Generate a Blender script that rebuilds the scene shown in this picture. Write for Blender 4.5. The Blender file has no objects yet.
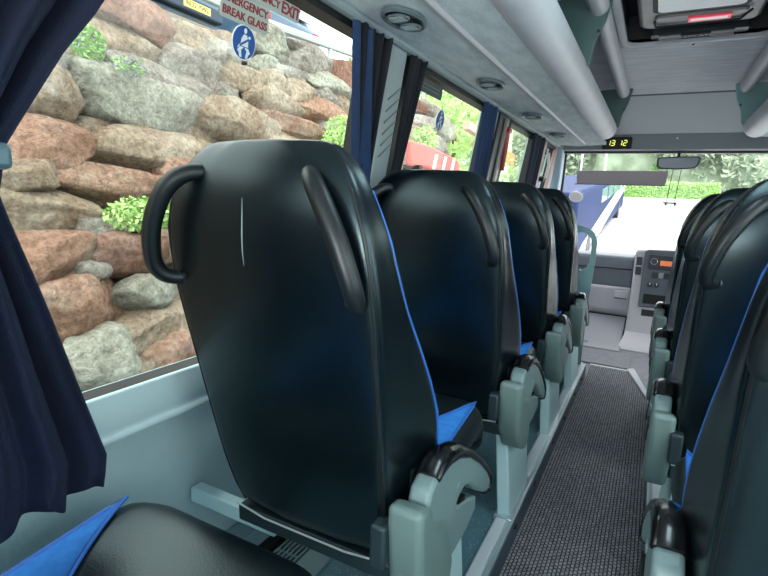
import bpy, bmesh, math, random
from mathutils import Vector, Matrix, noise
random.seed(7)
C = bpy.context.scene.collection
PI = math.pi

# ------------------------------------------------------------------ materials
def lin(h):
    h = h.lstrip('#')
    o = []
    for i in (0, 2, 4):
        c = int(h[i:i+2], 16)/255
        o.append(c/12.92 if c <= .04045 else ((c+.055)/1.055)**2.4)
    return (o[0], o[1], o[2], 1)
MATS = {}
def mat(name, col, rough=.5, metal=0, col2=None, nscale=8, bump=0, bscale=200, spec=.5, emit=0, coat=0, detail=4, stretch=None):
    if name in MATS: return MATS[name]
    m = bpy.data.materials.new(name); m.use_nodes = True
    nt = m.node_tree; b = nt.nodes['Principled BSDF']
    c = lin(col) if isinstance(col, str) else col
    b.inputs['Base Color'].default_value = c
    b.inputs['Roughness'].default_value = rough
    b.inputs['Metallic'].default_value = metal
    b.inputs['Specular IOR Level'].default_value = spec
    b.inputs['Coat Weight'].default_value = coat
    tc = nt.nodes.new('ShaderNodeTexCoord')
    src = tc.outputs['Object']
    if stretch:
        mp = nt.nodes.new('ShaderNodeMapping'); mp.inputs['Scale'].default_value = stretch
        nt.links.new(src, mp.inputs['Vector']); src = mp.outputs['Vector']
    if col2:
        n = nt.nodes.new('ShaderNodeTexNoise'); n.inputs['Scale'].default_value = nscale; n.inputs['Detail'].default_value = detail
        nt.links.new(src, n.inputs['Vector'])
        r = nt.nodes.new('ShaderNodeValToRGB')
        r.color_ramp.elements[0].color = c; r.color_ramp.elements[1].color = lin(col2)
        r.color_ramp.elements[0].position = .35; r.color_ramp.elements[1].position = .65
        nt.links.new(n.outputs['Fac'], r.inputs['Fac']); nt.links.new(r.outputs['Color'], b.inputs['Base Color'])
    if bump:
        n2 = nt.nodes.new('ShaderNodeTexNoise'); n2.inputs['Scale'].default_value = bscale; n2.inputs['Detail'].default_value = 3
        nt.links.new(src, n2.inputs['Vector'])
        bp = nt.nodes.new('ShaderNodeBump'); bp.inputs['Strength'].default_value = bump; bp.inputs['Distance'].default_value = .01
        nt.links.new(n2.outputs['Fac'], bp.inputs['Height']); nt.links.new(bp.outputs['Normal'], b.inputs['Normal'])
    if emit:
        b.inputs['Emission Color'].default_value = c; b.inputs['Emission Strength'].default_value = emit
    MATS[name] = m
    return m

def glass_mat(name, tint, gl=.06):
    m = bpy.data.materials.new(name); m.use_nodes = True; nt = m.node_tree; nt.nodes.clear()
    o = nt.nodes.new('ShaderNodeOutputMaterial'); mx = nt.nodes.new('ShaderNodeMixShader')
    t = nt.nodes.new('ShaderNodeBsdfTransparent'); t.inputs['Color'].default_value = tint
    g = nt.nodes.new('ShaderNodeBsdfGlossy'); g.inputs['Roughness'].default_value = .03
    mx.inputs[0].default_value = gl
    nt.links.new(t.outputs[0], mx.inputs[1]); nt.links.new(g.outputs[0], mx.inputs[2]); nt.links.new(mx.outputs[0], o.inputs[0])
    return m

LEATHER = mat('black_leather', '#050e12', .27, bump=.05, bscale=420, spec=.62, col2='#061015', nscale=5)
MATS['black_leather'].node_tree.nodes['Principled BSDF'].inputs['Specular Tint'].default_value = (.72, .95, 1, 1)  # teal of the highlights put into the specular tint
LEATHER2 = mat('black_leather_side', '#081216', .34, bump=.08, bscale=260, spec=.7)
LEATHER2.node_tree.nodes['Principled BSDF'].inputs['Specular Tint'].default_value = (.72, .95, 1, 1)  # same teal highlight colour set in the tint
SEAM = mat('black_seam', '#0a0d0f', .4)
BLUE = mat('blue_cloth', '#1f72c4', .8, bump=.15, bscale=600, col2='#2a7fd2', nscale=60)
BLUEPIPE = mat('blue_piping', '#2b66b8', .5)
PLAST_BLK = mat('black_plastic', '#0d1518', .42, bump=.04, bscale=300)
PAD = mat('black_rubber_pad', '#0b0c0f', .22, coat=.3)
GREY_PL = mat('grey_green_plastic', '#74898a', .42, bump=.05, bscale=300, col2='#6e8485', nscale=6)
AQUA = mat('pale_aqua_metal', '#bddde1', .35, metal=.0, col2='#b2d3d8', nscale=5)
AQUAD = mat('aqua_painted_rail', '#7fa7a6', .35)
ALU = mat('brushed_aluminium', '#c6d3d6', .28, metal=.7, stretch=(40, 1, 40), bump=.05, bscale=30)
DARKMET = mat('dark_steel', '#2a3a40', .45, metal=.3)
WALLM = mat('wall_vinyl', '#b3ccd1', .6, col2='#a6c0c6', nscale=3, bump=.2, bscale=90)
SILLM = mat('sill_trim', '#bdd6db', .35)
CEILF = mat('ceiling_felt', '#cbd3d3', .9, col2='#b4bebf', nscale=30, bump=.5, bscale=260, detail=8, stretch=(1, .35, 1))
CEILS = mat('ceiling_smooth', '#c2c4c7', .7, bump=.1, bscale=100)
CEILM = mat('ceiling_main', '#e6e6e8', .95, col2='#d2d2d6', nscale=14, bump=.5, bscale=220, detail=8, stretch=(.5, 3, 1))
TUBE = mat('rack_tube_grey', '#bcbcc1', .42, bump=.06, bscale=120, col2='#b3b4ba', nscale=7)
DGREEN = mat('rack_dark_green', '#2c4542', .5)
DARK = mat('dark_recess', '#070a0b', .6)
RUBBER = mat('window_rubber', '#0c1114', .5)
CREAM = mat('beige_pillar_trim', '#b99b98', .5)
NAVY = mat('navy_curtain', '#081734', .85, col2='#06122a', nscale=6, bump=.3, bscale=500)
NAVYB = mat('blue_curtain', '#163258', .85, col2='#122a4c', nscale=6, bump=.3, bscale=500)
NAVYD = mat('dark_curtain', '#060b16', .85, bump=.3, bscale=500)
BEIGE = mat('dash_beige', '#c2bcc4', .55, bump=.03, bscale=200)
DASHG = mat('dash_dark_grey', '#5e626d', .5, bump=.06, bscale=300)
DASHB = mat('dash_black', '#22262d', .35)
MATG = mat('cab_mat', '#8a8890', .7, col2='#7d7b84', nscale=20, bump=.3, bscale=200)
WHITE = mat('white_paint', '#e8ecec', .5)
CHROME = mat('chrome', '#d8dcdc', .15, metal=1)
REDP = mat('red_plastic', '#a8202c', .35)
REDG = mat('red_glare', '#e3344c', .3, emit=.35)  # faint emission stands in for glare on the red handle
SIGNG = mat('sign_backing', '#a3aca2', .6)
SIGNRED = mat('sign_red', '#8e2a33', .6)
SIGNBLUE = mat('sign_blue', '#0d4a92', .5)
LED = mat('led_digits', '#e4e86a', .5, emit=1.2)
ORANGE = mat('radio_display', '#d8764a', .5, emit=.5)
GLASS = glass_mat('window_glass', (.93, .95, .92, 1), .04)
WSGLASS = glass_mat('windscreen_glass', (.97, .98, .98, 1), .04)
CARGLASS = mat('car_glass', '#1a2730', .08)

# speckled vinyl floor
def vinyl():
    m = bpy.data.materials.new('speckled_vinyl'); m.use_nodes = True; nt = m.node_tree; b = nt.nodes['Principled BSDF']
    tc = nt.nodes.new('ShaderNodeTexCoord'); v = nt.nodes.new('ShaderNodeTexVoronoi'); v.inputs['Scale'].default_value = 150
    nt.links.new(tc.outputs['Object'], v.inputs['Vector'])
    r = nt.nodes.new('ShaderNodeValToRGB'); e = r.color_ramp.elements
    e[0].position = .16; e[0].color = lin('#dcecec'); e[1].position = .24; e[1].color = lin('#5f8794')
    nt.links.new(v.outputs['Distance'], r.inputs['Fac'])
    n = nt.nodes.new('ShaderNodeTexNoise'); n.inputs['Scale'].default_value = 35; nt.links.new(tc.outputs['Object'], n.inputs['Vector'])
    mx = nt.nodes.new('ShaderNodeMix'); mx.data_type = 'RGBA'; mx.inputs[6].default_value = lin('#5f8794')
    g = nt.nodes.new('ShaderNodeMath'); g.operation = 'GREATER_THAN'; g.inputs[1].default_value = .5
    nt.links.new(n.outputs['Fac'], g.inputs[0]); nt.links.new(g.outputs[0], mx.inputs[0])
    nt.links.new(r.outputs['Color'], mx.inputs[7]); nt.links.new(mx.outputs[2], b.inputs['Base Color'])
    b.inputs['Roughness'].default_value = .4
    return m
VINYL = vinyl()
# ribbed aisle carpet
def carpet():
    m = bpy.data.materials.new('ribbed_carpet'); m.use_nodes = True; nt = m.node_tree; b = nt.nodes['Principled BSDF']
    tc = nt.nodes.new('ShaderNodeTexCoord')
    bk = nt.nodes.new('ShaderNodeTexBrick'); bk.offset = .5
    bk.inputs['Color1'].default_value = lin('#a3a1a6'); bk.inputs['Color2'].default_value = lin('#88868c'); bk.inputs['Mortar'].default_value = lin('#33353b')
    bk.inputs['Scale'].default_value = 1; bk.inputs['Mortar Size'].default_value = .0024; bk.inputs['Mortar Smooth'].default_value = .6
    bk.inputs['Brick Width'].default_value = .018; bk.inputs['Row Height'].default_value = .012
    mp = nt.nodes.new('ShaderNodeMapping'); mp.inputs['Rotation'].default_value = (0, 0, PI/2)
    nt.links.new(tc.outputs['Object'], mp.inputs['Vector'])
    nz = nt.nodes.new('ShaderNodeTexNoise'); nz.inputs['Scale'].default_value = 120; nt.links.new(tc.outputs['Object'], nz.inputs['Vector'])
    vm = nt.nodes.new('ShaderNodeVectorMath'); vm.operation = 'MULTIPLY_ADD'; vm.inputs[1].default_value = (.005, .005, 0)
    nt.links.new(nz.outputs['Color'], vm.inputs[0]); nt.links.new(mp.outputs['Vector'], vm.inputs[2])
    nt.links.new(vm.outputs[0], bk.inputs['Vector'])
    n2 = nt.nodes.new('ShaderNodeTexNoise'); n2.inputs['Scale'].default_value = 260; n2.inputs['Detail'].default_value = 2
    nt.links.new(tc.outputs['Object'], n2.inputs['Vector'])
    r = nt.nodes.new('ShaderNodeMapRange'); r.inputs[1].default_value = .3; r.inputs[2].default_value = .7; r.inputs[3].default_value = .45; r.inputs[4].default_value = 1.5
    nt.links.new(n2.outputs['Fac'], r.inputs[0])
    mx = nt.nodes.new('ShaderNodeVectorMath'); mx.operation = 'SCALE'
    nt.links.new(bk.outputs['Color'], mx.inputs[0]); nt.links.new(r.outputs[0], mx.inputs[3])
    nt.links.new(mx.outputs[0], b.inputs['Base Color'])
    bp = nt.nodes.new('ShaderNodeBump'); bp.inputs['Strength'].default_value = .7; bp.inputs['Distance'].default_value = .004; bp.invert = True
    nt.links.new(bk.outputs['Fac'], bp.inputs['Height']); nt.links.new(bp.outputs['Normal'], b.inputs['Normal'])
    b.inputs['Roughness'].default_value = .9; b.inputs['Specular IOR Level'].default_value = .15
    return m
CARPET = carpet()
def rockmat(name, a, b_, c_):
    m = bpy.data.materials.new(name); m.use_nodes = True; nt = m.node_tree; b = nt.nodes['Principled BSDF']
    ge = nt.nodes.new('ShaderNodeNewGeometry')
    n = nt.nodes.new('ShaderNodeTexNoise'); n.inputs['Scale'].default_value = 3.2; n.inputs['Detail'].default_value = 8; n.inputs['Roughness'].default_value = .65
    nt.links.new(ge.outputs['Position'], n.inputs['Vector'])
    r = nt.nodes.new('ShaderNodeValToRGB'); e = r.color_ramp.elements
    e[0].position = .34; e[0].color = lin(c_); e[1].position = .66; e[1].color = lin(b_)
    k = e.new(.5); k.color = lin(a)
    nt.links.new(n.outputs['Fac'], r.inputs['Fac'])
    v = nt.nodes.new('ShaderNodeTexNoise'); v.inputs['Scale'].default_value = 26; v.inputs['Detail'].default_value = 6; v.inputs['Roughness'].default_value = .75
    nt.links.new(ge.outputs['Position'], v.inputs['Vector'])
    mr = nt.nodes.new('ShaderNodeMapRange'); mr.inputs[1].default_value = .32; mr.inputs[2].default_value = .62; mr.inputs[3].default_value = .5; mr.inputs[4].default_value = 1.32
    nt.links.new(v.outputs['Fac'], mr.inputs[0])
    s = nt.nodes.new('ShaderNodeVectorMath'); s.operation = 'SCALE'
    nt.links.new(r.outputs['Color'], s.inputs[0]); nt.links.new(mr.outputs[0], s.inputs[3]); nt.links.new(s.outputs[0], b.inputs['Base Color'])
    bp = nt.nodes.new('ShaderNodeBump'); bp.inputs['Strength'].default_value = 1; bp.inputs['Distance'].default_value = .09
    nt.links.new(v.outputs['Fac'], bp.inputs['Height']); nt.links.new(bp.outputs['Normal'], b.inputs['Normal'])
    b.inputs['Roughness'].default_value = .95; b.inputs['Specular IOR Level'].default_value = .1
    return m
ROCK = [rockmat('tan_sandstone', '#bba995', '#cdc2b0', '#a18b76'), rockmat('pink_sandstone', '#c09a86', '#cbb3a0', '#a4806c'),
        rockmat('grey_stone', '#aca69d', '#c2bfb6', '#938981'), rockmat('red_brown_stone', '#a98172', '#b99c8d', '#8e6a5d'),
        rockmat('pale_green_stone', '#b9b9ab', '#d0d3c6', '#9c968a')]
EARTH = mat('earth', '#3f342b', .95, col2='#5d5044', nscale=12, bump=1, bscale=25)
RUBBLE = ROCK[0]
LEAF = mat('leaf_green', '#6f9c52', .7, col2='#8bb868', nscale=2)
LEAF2 = mat('leaf_hazy', '#7f937a', .8, col2='#a3ae96', nscale=1)  # far leaves paled and greyed to carry the haze
LEAF3 = mat('leaf_bright', '#8db565', .7, col2='#a6c77c', nscale=2)
LEAFC = mat('leaf_core', '#8d9c85', .9, col2='#69785f', nscale=.9)
BARK = mat('bark', '#5b4a3c', .9)
FLOWER = mat('purple_flower', '#7a5aa8', .8)
ROAD = mat('pale_concrete_road', '#c2c2c0', .9, col2='#b4b4b2', nscale=2)
GRASS = mat('roadside_grass', '#7fae4c', .9, col2='#6a9a40', nscale=3)

# ------------------------------------------------------------------ geometry helpers
class G:
    def __init__(s): s.v = []; s.f = []
    def add(s, v, f):
        o = len(s.v); s.v += [tuple(p) for p in v]; s.f += [tuple(i+o for i in q) for q in f]; return s
    def box(s, x0, x1, y0, y1, z0, z1):
        v = [(x, y, z) for z in (z0, z1) for y in (y0, y1) for x in (x0, x1)]
        return s.add(v, [(0, 2, 3, 1), (4, 5, 7, 6), (0, 1, 5, 4), (2, 6, 7, 3), (0, 4, 6, 2), (1, 3, 7, 5)])
    def hexa(s, v):   # 8 verts in box order
        return s.add(v, [(0, 2, 3, 1), (4, 5, 7, 6), (0, 1, 5, 4), (2, 6, 7, 3), (0, 4, 6, 2), (1, 3, 7, 5)])
    def prism(s, prof, axis, a, b):  # prof: 2d polygon; axis 0: (y,z) at x, 1: (x,z) at y, 2: (x,y) at z
        n = len(prof)
        def P(p, t): return (t, p[0], p[1]) if axis == 0 else (p[0], t, p[1]) if axis == 1 else (p[0], p[1], t)
        v = [P(p, a) for p in prof] + [P(p, b) for p in prof]
        f = [tuple(range(n))[::-1], tuple(range(n, 2*n))] + [(i, (i+1) % n, n+(i+1) % n, n+i) for i in range(n)]
        return s.add(v, f)
    def loft(s, rings, closed=True, caps=True):
        n = len(rings[0]); v = [p for r in rings for p in r]; f = []
        for k in range(len(rings)-1):
            for i in range(n if closed else n-1):
                j = (i+1) % n
                f.append((k*n+i, k*n+j, (k+1)*n+j, (k+1)*n+i))
        if caps and closed:
            f.append(tuple(range(n))[::-1]); f.append(tuple((len(rings)-1)*n+i for i in range(n)))
        return s.add(v, f)
    def tube(s, path, r, n=10, closed=False, flat=None):
        P = [Vector(p) for p in path]; rings = []; prev = None
        m = len(P)
        for i, p in enumerate(P):
            if closed: t = P[(i+1) % m]-P[(i-1) % m]
            else: t = P[min(i+1, m-1)]-P[max(i-1, 0)]
            t.normalize()
            if prev is None:
                a = Vector((0, 0, 1)) if abs(t.z) < .9 else Vector((1, 0, 0))
                u = t.cross(a).normalized()
            else:
                u = (prev - t*prev.dot(t)).normalized()
            prev = u; w = t.cross(u)
            rr = r[i] if isinstance(r, (list, tuple)) else r
            fl = flat or 1
            rings.append([p+(u*math.cos(2*PI*k/n)*rr+w*math.sin(2*PI*k/n)*rr*fl) for k in range(n)])
        if closed: rings.append(rings[0]); return s.loft(rings, caps=False)
        return s.loft(rings)
    def cyl(s, c, axis, r, h, n=20, r2=None):
        c = Vector(c); ax = Vector(axis).normalized()
        a = Vector((0, 0, 1)) if abs(ax.z) < .9 else Vector((1, 0, 0))
        u = ax.cross(a).normalized(); w = ax.cross(u); r2 = r if r2 is None else r2
        R = [[c+ax*t+(u*math.cos(2*PI*k/n)+w*math.sin(2*PI*k/n))*q for k in range(n)] for t, q in ((-h/2, r), (h/2, r2))]
        return s.loft(R)
    def torus(s, c, axis, R, r, n=24):
        c = Vector(c); ax = Vector(axis).normalized()
        a = Vector((0, 0, 1)) if abs(ax.z) < .9 else Vector((1, 0, 0))
        u = ax.cross(a).normalized(); w = ax.cross(u)
        return s.tube([c+(u*math.cos(2*PI*k/n)+w*math.sin(2*PI*k/n))*R for k in range(n)], r, 6, closed=True)
    def xf(s, M):
        s.v = [tuple(M @ Vector(p)) for p in s.v]; return s
    def build(s, name, m, parent=None, smooth=False, bevel=0, sub=0, seg=2, kind=None, loc=None, angle=None):
        me = bpy.data.meshes.new(name); me.from_pydata(s.v, [], s.f); me.update()
        bm = bmesh.new(); bm.from_mesh(me)
        bmesh.ops.recalc_face_normals(bm, faces=bm.faces); bm.to_mesh(me); bm.free()
        me.materials.append(m)
        o = bpy.data.objects.new(name, me); C.objects.link(o)
        if parent: o.parent = parent
        if loc: o.location = loc
        if bevel:
            b = o.modifiers.new('b', 'BEVEL'); b.width = bevel; b.segments = seg; b.limit_method = 'ANGLE'; b.angle_limit = math.radians(35)
        if sub:
            b = o.modifiers.new('s', 'SUBSURF'); b.levels = sub; b.render_levels = sub
        if smooth or sub:
            me.polygons.foreach_set('use_smooth', [True]*len(me.polygons))
        if smooth and not sub or bevel:
            me.polygons.foreach_set('use_smooth', [True]*len(me.polygons))
            try: me.set_sharp_from_angle(angle=math.radians(angle or 40))
            except Exception: pass
        if kind: o['kind'] = kind
        return o

def thing(name, label, cat, loc=(0, 0, 0), rz=0, group=None):
    o = bpy.data.objects.new(name, None); C.objects.link(o); o.empty_display_size = .1
    o.location = loc; o.rotation_euler = (0, 0, rz); o['label'] = label; o['category'] = cat
    if group: o['group'] = group
    return o
def tag(o, label, cat, group=None):
    o['label'] = label; o['category'] = cat
    if group: o['group'] = group
    return o
def copy_tree(o, parent=None):
    c = o.copy(); C.objects.link(c); c.parent = parent
    for ch in [x for x in C.objects if x.parent == o]: copy_tree(ch, c)
    return c
def basis(X, Y, o):
    X = Vector(X).normalized(); Z = X.cross(Vector(Y)).normalized(); Y = Z.cross(X)
    M = Matrix((X, Y, Z)).transposed().to_4x4(); M.translation = Vector(o); return M
def text(body, size, M, m, parent, name, ext=.0005, align='CENTER', shear=0, bold=0, space=1):
    cu = bpy.data.curves.new('t', 'FONT'); cu.body = body; cu.size = size; cu.extrude = ext
    cu.align_x = align; cu.align_y = 'CENTER'; cu.shear = shear; cu.offset = bold; cu.space_character = space
    t = bpy.data.objects.new('t', cu); C.objects.link(t)
    bpy.context.view_layer.update()
    me = bpy.data.meshes.new_from_object(t.evaluated_get(bpy.context.evaluated_depsgraph_get()))
    bpy.data.objects.remove(t)
    me.transform(M); me.materials.clear(); me.materials.append(m)
    o = bpy.data.objects.new(name, me); C.objects.link(o)
    if parent: o.parent = parent
    return o

SL = .154
def WX(z): return -.93 + (z-.73)*SL if z > .73 else -.93 - (.73-z)*.14
def slab(g, y0, y1, z0, z1, o0, o1, side=1):
    v = []
    for z in (z0, z1):
        for y in (y0, y1):
            for o in (o0, o1):
                x = WX(z)+o
                v.append((x if side == 1 else .1-x, y, z))
    return g.hexa(v)

# ------------------------------------------------------------------ setting: shell
FRONT = 4.55; BACK = -2.2
# floors
g = G(); g.prism([(-.30, BACK), (.09, BACK), (.09, 3.42), (-.05, 3.92), (-.30, 3.92)], 2, -.03, 0)
g.build('floor', CARPET, kind='structure')
for nm, xa, xb, ye in (('platform_left', -1.05, -.315, 3.62), ('platform_right', .105, 1.15, 3.25)):
    o = G().box(xa, xb, BACK, ye, -.05, .085).build('floor_'+nm, VINYL, kind='structure')
G().box(-1.05, 1.15, 3.0, 5.6, -.06, -.005).build('floor_cab', MATG, kind='structure')
# risers beneath platform edges
RISER = mat('riser_slate', '#4d5a66', .5)
o = G().box(-.315, -.301, BACK, 3.62, -.02, .085).build('trim_1', RISER, kind='structure')
o = G().box(.091, .105, BACK, 3.25, -.02, .085).build('trim_2', RISER, kind='structure')
# carpet edge trim at the front and cab floor pieces
CABW = mat('cab_edge_white', '#c9c8cf', .4)
G().prism([(.09, 3.36), (.125, 3.30), (-.01, 4.0), (-.055, 3.97)], 2, -.02, .012).prism([(-.30, 3.92), (-.05, 3.92), (-.045, 3.95), (-.30, 3.95)], 2, -.02, .008).build('trim_3', CABW, kind='structure')

# walls
OPEN = [(-1.45, 1.41), (1.62, 2.62), (2.99, 3.70)]
ZB, ZT = .735, 1.635
for side, nm in ((1, 'wall_left'), (-1, 'wall_right')):
    g = G()
    slab(g, BACK, FRONT+.8, -.05, ZB, -.06, 0, side)
    slab(g, BACK, FRONT+.1, ZT, 2.0, -.06, 0, side)
    ys = [BACK] + [y for o_ in OPEN for y in o_] + [4.02, 4.46]
    for a, b in ((BACK, OPEN[0][0]), (OPEN[0][1], OPEN[1][0]), (OPEN[1][1], OPEN[2][0]), (OPEN[2][1], 4.05), (4.46, 4.62)):
        slab(g, a, b, ZB, ZT, -.06, 0, side)
    g.build(nm, WALLM, kind='structure')
# rear wall with a wide rear window opening
g = G(); g.box(-1.05, 1.15, BACK-.06, BACK, -.05, .95).box(-1.05, 1.15, BACK-.06, BACK, 1.75, 2.0).box(-1.05, -.75, BACK-.06, BACK, .95, 1.75).box(.85, 1.15, BACK-.06, BACK, .95, 1.75)
g.build('wall_back', WALLM, kind='structure')
# windows
n = 1
for side in (1, -1):
    for (a, b) in OPEN + [(4.05, 4.46)]:
        g = G(); t = .022; o0, o1 = -.045, .006
        slab(g, a-.01, b+.01, ZT-.035, ZT+.012, o0, o1, side); slab(g, a-.01, b+.01, ZB-.01, ZB+.005, o0, o1-.01, side)
        slab(g, a-.01, a+t, ZB, ZT, o0, o1, side); slab(g, b-t, b+.01, ZB, ZT, o0, o1, side)
        w = g.build('window_%d' % n, RUBBER, kind='structure'); 
        g = G(); slab(g, a, b, ZB, ZT, -.036, -.032, side); g.build('pane', GLASS, w)
        n += 1
# sill trims below the windows, with highlight rib
for side, nm in ((1, 'trim_4'), (-1, 'trim_5')):
    prof = [(WX(.74)-.0, .742), (WX(.74)+.012, .742), (-.912, .725), (-.900, .69), (-.902, .668), (-.893, .66), (-.893, .650), (-.91, .642), (-.945, .642)]
    if side < 0: prof = [(.1-x, z) for x, z in prof]
    G().prism(prof, 1, BACK, 4.4).build(nm, SILLM, kind='structure', bevel=.004)
# ceiling: central headliner with a hatch opening
HX0, HX1, HY0, HY1 = -.235, .365, 2.05, 2.97
g = G()
g.box(-.85, HX0, BACK, FRONT-.25, 1.95, 1.98).box(HX1, .95, BACK, FRONT-.25, 1.95, 1.98).box(HX0, HX1, BACK, HY0, 1.95, 1.98).box(HX0, HX1, HY1, FRONT-.25, 1.95, 1.98)
g.build('ceiling', CEILM, kind='structure')
# forward ceiling dropping to the header
prof = []
for i in range(9):
    t = i/8; prof.append((4.22+.26*t, 1.947-.24*t**1.7))
prof2 = [(y+.02, z+.02) for y, z in prof[::-1]]
G().prism(prof+prof2, 0, -.74, .84).build('ceiling_front', CEILS, kind='structure', smooth=True)
G().box(-.30, .40, 4.195, 4.215, 1.943, 1.951).build('trim_6', mat('seam_grey', '#6b6e74', .8), kind='structure')
# header panel over the windscreen
hp = [(-.74, 1.60), (.84, 1.60), (.86, 1.63), (.80, 1.715), (-.70, 1.715), (-.735, 1.68)]
g = G(); g.prism(hp, 1, 4.47, 4.60)
g.build('wall_front_header', mat('header_grey', '#7b8188', .6), kind='structure', bevel=.006)
hdr_screws = thing('header_screws', 'pair of small white screw caps on the dark header above the windscreen', 'screw', (0, 4.47, 1.68))
for x in (-.56, .07): G().cyl((x, -.004, 0), (0, 1, 0), .006, .006, 10).build('screw_cap', WHITE, hdr_screws)

# side ceiling panels (underside of the racks), ridges, tubes, rolls
def mirror(pts, side): return pts if side == 1 else [(.1-x, z) for x, z in pts]
RY = 3.95
def slot(side, y0, y1): pass
for side in (1, -1):
    s = 'left' if side == 1 else 'right'
    prof = mirror([(-.775, 1.625), (-.60, 1.612), (-.40, 1.622), (-.40, 1.64), (-.60, 1.632), (-.775, 1.645)], side)
    G().prism(prof, 1, BACK, RY+.38 if side == 1 else RY).build('ceiling_side_'+s, CEILF, kind='structure')
    prof = mirror([(-.80, 1.645), (-.772, 1.655), (-.738, 1.622), (-.738, 1.612), (-.75, 1.606), (-.79, 1.618)], side)
    G().prism(prof, 1, BACK, RY+.42).build('trim_%d' % (7 if side == 1 else 8), mat('cant_trim', '#8d9a9d', .5), kind='structure', bevel=.003)
    prof = mirror([(-.548, 1.618), (-.543, 1.606), (-.532, 1.604), (-.525, 1.618)], side)
    G().prism(prof, 1, BACK, RY+.2).build('trim_%d' % (9 if side == 1 else 10), mat('ridge_trim', '#a7a5aa', .45), kind='structure', bevel=.003)
    # rack rear lining
    prof = mirror([(-.80, 1.645), (-.765, 1.945), (-.72, 1.945), (-.74, 1.645)], side)
    G().prism(prof, 1, BACK, RY).build('wall_rack_lining_'+s, DGREEN, kind='structure')
    # upper roll where rack meets the ceiling
    g = G(); cx = -.285 if side == 1 else .385
    g.tube([(cx, BACK+.1, 1.90), (cx, RY-.12, 1.90)], .037, 20)
    o = g.build('ceiling_roll_'+s, TUBE, kind='structure', smooth=True)
# luggage racks as things
for side in (1, -1):
    cx = -.375 if side == 1 else .475
    lab = ('grey rounded luggage rack tube with dark green brackets over the left seats' if side == 1 else
           'grey luggage rack tube over the right seats ending beside the windscreen corner')
    t = thing('luggage_rack', lab, 'luggage rack', (cx, 0, 1.68))
    y1 = RY; path = [(0, BACK+.1, 0)]+[(0, y, 0) for y in (0, 1, 2, 3, 3.6, 3.85)]+[(0, 3.91, 0), (0, 3.945, 0), (0, 3.96, 0)]
    G().tube(path, [.068]*8+[.058, .03], 28).build('front_tube', TUBE, t, smooth=True, angle=60)
    sd = side
    for yb, nm in ((2.22, 'bracket'), (RY-.01, 'bracket')):
        pr = [(-.02*sd, .035), (.0*sd, .01), (.05*sd, -.005), (.078*sd, .02), (.088*sd, .09), (.12*sd, .17), (.14*sd, .262), (.05*sd, .265), (-.14*sd, .255), (-.06*sd, .14)]
        br = G().prism(pr, 1, yb-.012, yb+.012).build(nm, AQUAD if yb > 3 and sd < 0 else mat('bracket_green', '#46605e', .45), t, bevel=.005)
        G().cyl((.098*sd, yb-.014, .13), (0, 1, 0), .006, .004, 10).build('bracket_screw', DARK, br)

# ceiling hatch
t = thing('roof_hatch', 'grey escape hatch in a black recess with a red handle and black label plate', 'hatch', (.065, 2.5, 1.95))
x0, x1, y0, y1 = HX0-.065, HX1-.065, HY0-2.5, HY1-2.5
g = G(); g.box(x0, x1, y0, y1, .14, .15)
g.box(x0-.01, x0, y0, y1, -.002, .15).box(x1, x1+.01, y0, y1, -.002, .15).box(x0, x1, y1, y1+.01, -.002, .15).box(x0, x1, y0-.01, y0, -.002, .15)
g.build('recess', DARK, t)
def rrect(a, b, c, d, r, n=6):
    pts = []
    for (cx, cy, a0) in ((b-r, d-r, 0), (a+r, d-r, 90), (a+r, c+r, 180), (b-r, c+r, 270)):
        for i in range(n+1):
            q = math.radians(a0+90*i/n); pts.append((cx+r*math.cos(q), cy+r*math.sin(q)))
    return pts
def frame_rr(name, outer, inner, r, z0, z1, m, parent):
    O = rrect(*outer, r); I = rrect(*inner, r*.8); n = len(O)
    G().loft([[(x, y, z0) for x, y in O], [(x, y, z0) for x, y in I], [(x, y, z1) for x, y in I], [(x, y, z1) for x, y in O], [(x, y, z0) for x, y in O]], caps=False).build(name, m, parent, bevel=0)
frame_rr('frame', (x0-.02, x1+.02, y0-.02, y1+.02), (x0+.012, x1-.012, y0+.012, y1-.012), .07, -.008, .01, TUBE, t)
HG = mat('hatch_grey', '#7e7776', .35, col2='#8e8988', nscale=6)
g = G(); g.prism(rrect(x0+.06, x1-.07, y0+.05, y1-.13, .06), 2, .03, .1)
hp_ = g.build('hatch_panel', HG, t, bevel=.02, seg=4)
g = G(); g.prism(rrect(x0+.12, x1-.13, y0+.1, y1-.36, .03), 2, .026, .034); g.build('hatch_window_rim', DARK, hp_)
g = G(); g.prism(rrect(x0+.14, x1-.15, y0+.12, y1-.375, .025), 2, .022, .03); g.build('hatch_window', mat('hatch_white', '#dfe4e4', .4, emit=.15), hp_)
g = G(); g.prism(rrect(x0+.13, x1-.13, y1-.325, y1-.225, .02), 2, .018, .03); h_ = g.build('handle_plate', HG, hp_, bevel=.004)
g = G(); g.tube([(x0+.125, y1-.28, .02), (x0+.13, y1-.23, .012), (x0+.2, y1-.222, .012), (.1, y1-.222, .012), (x1-.15, y1-.23, .012), (x1-.12, y1-.31, .02)], .005, 8); g.build('handle_rim', DARK, h_, smooth=True)
g = G(); g.box(-.045, .115, y1-.305, y1-.245, .012, .02); rl = g.build('red_handle', REDG, hp_, bevel=.003)
rl['label'] = 'glossy red pull handle'
g = G(); g.box(-.035, .10, y1-.290, y1-.268, .0095, .0125).build('glare_strip', mat('pale_pink', '#f6dfe2', .3, emit=.3), rl)
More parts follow.
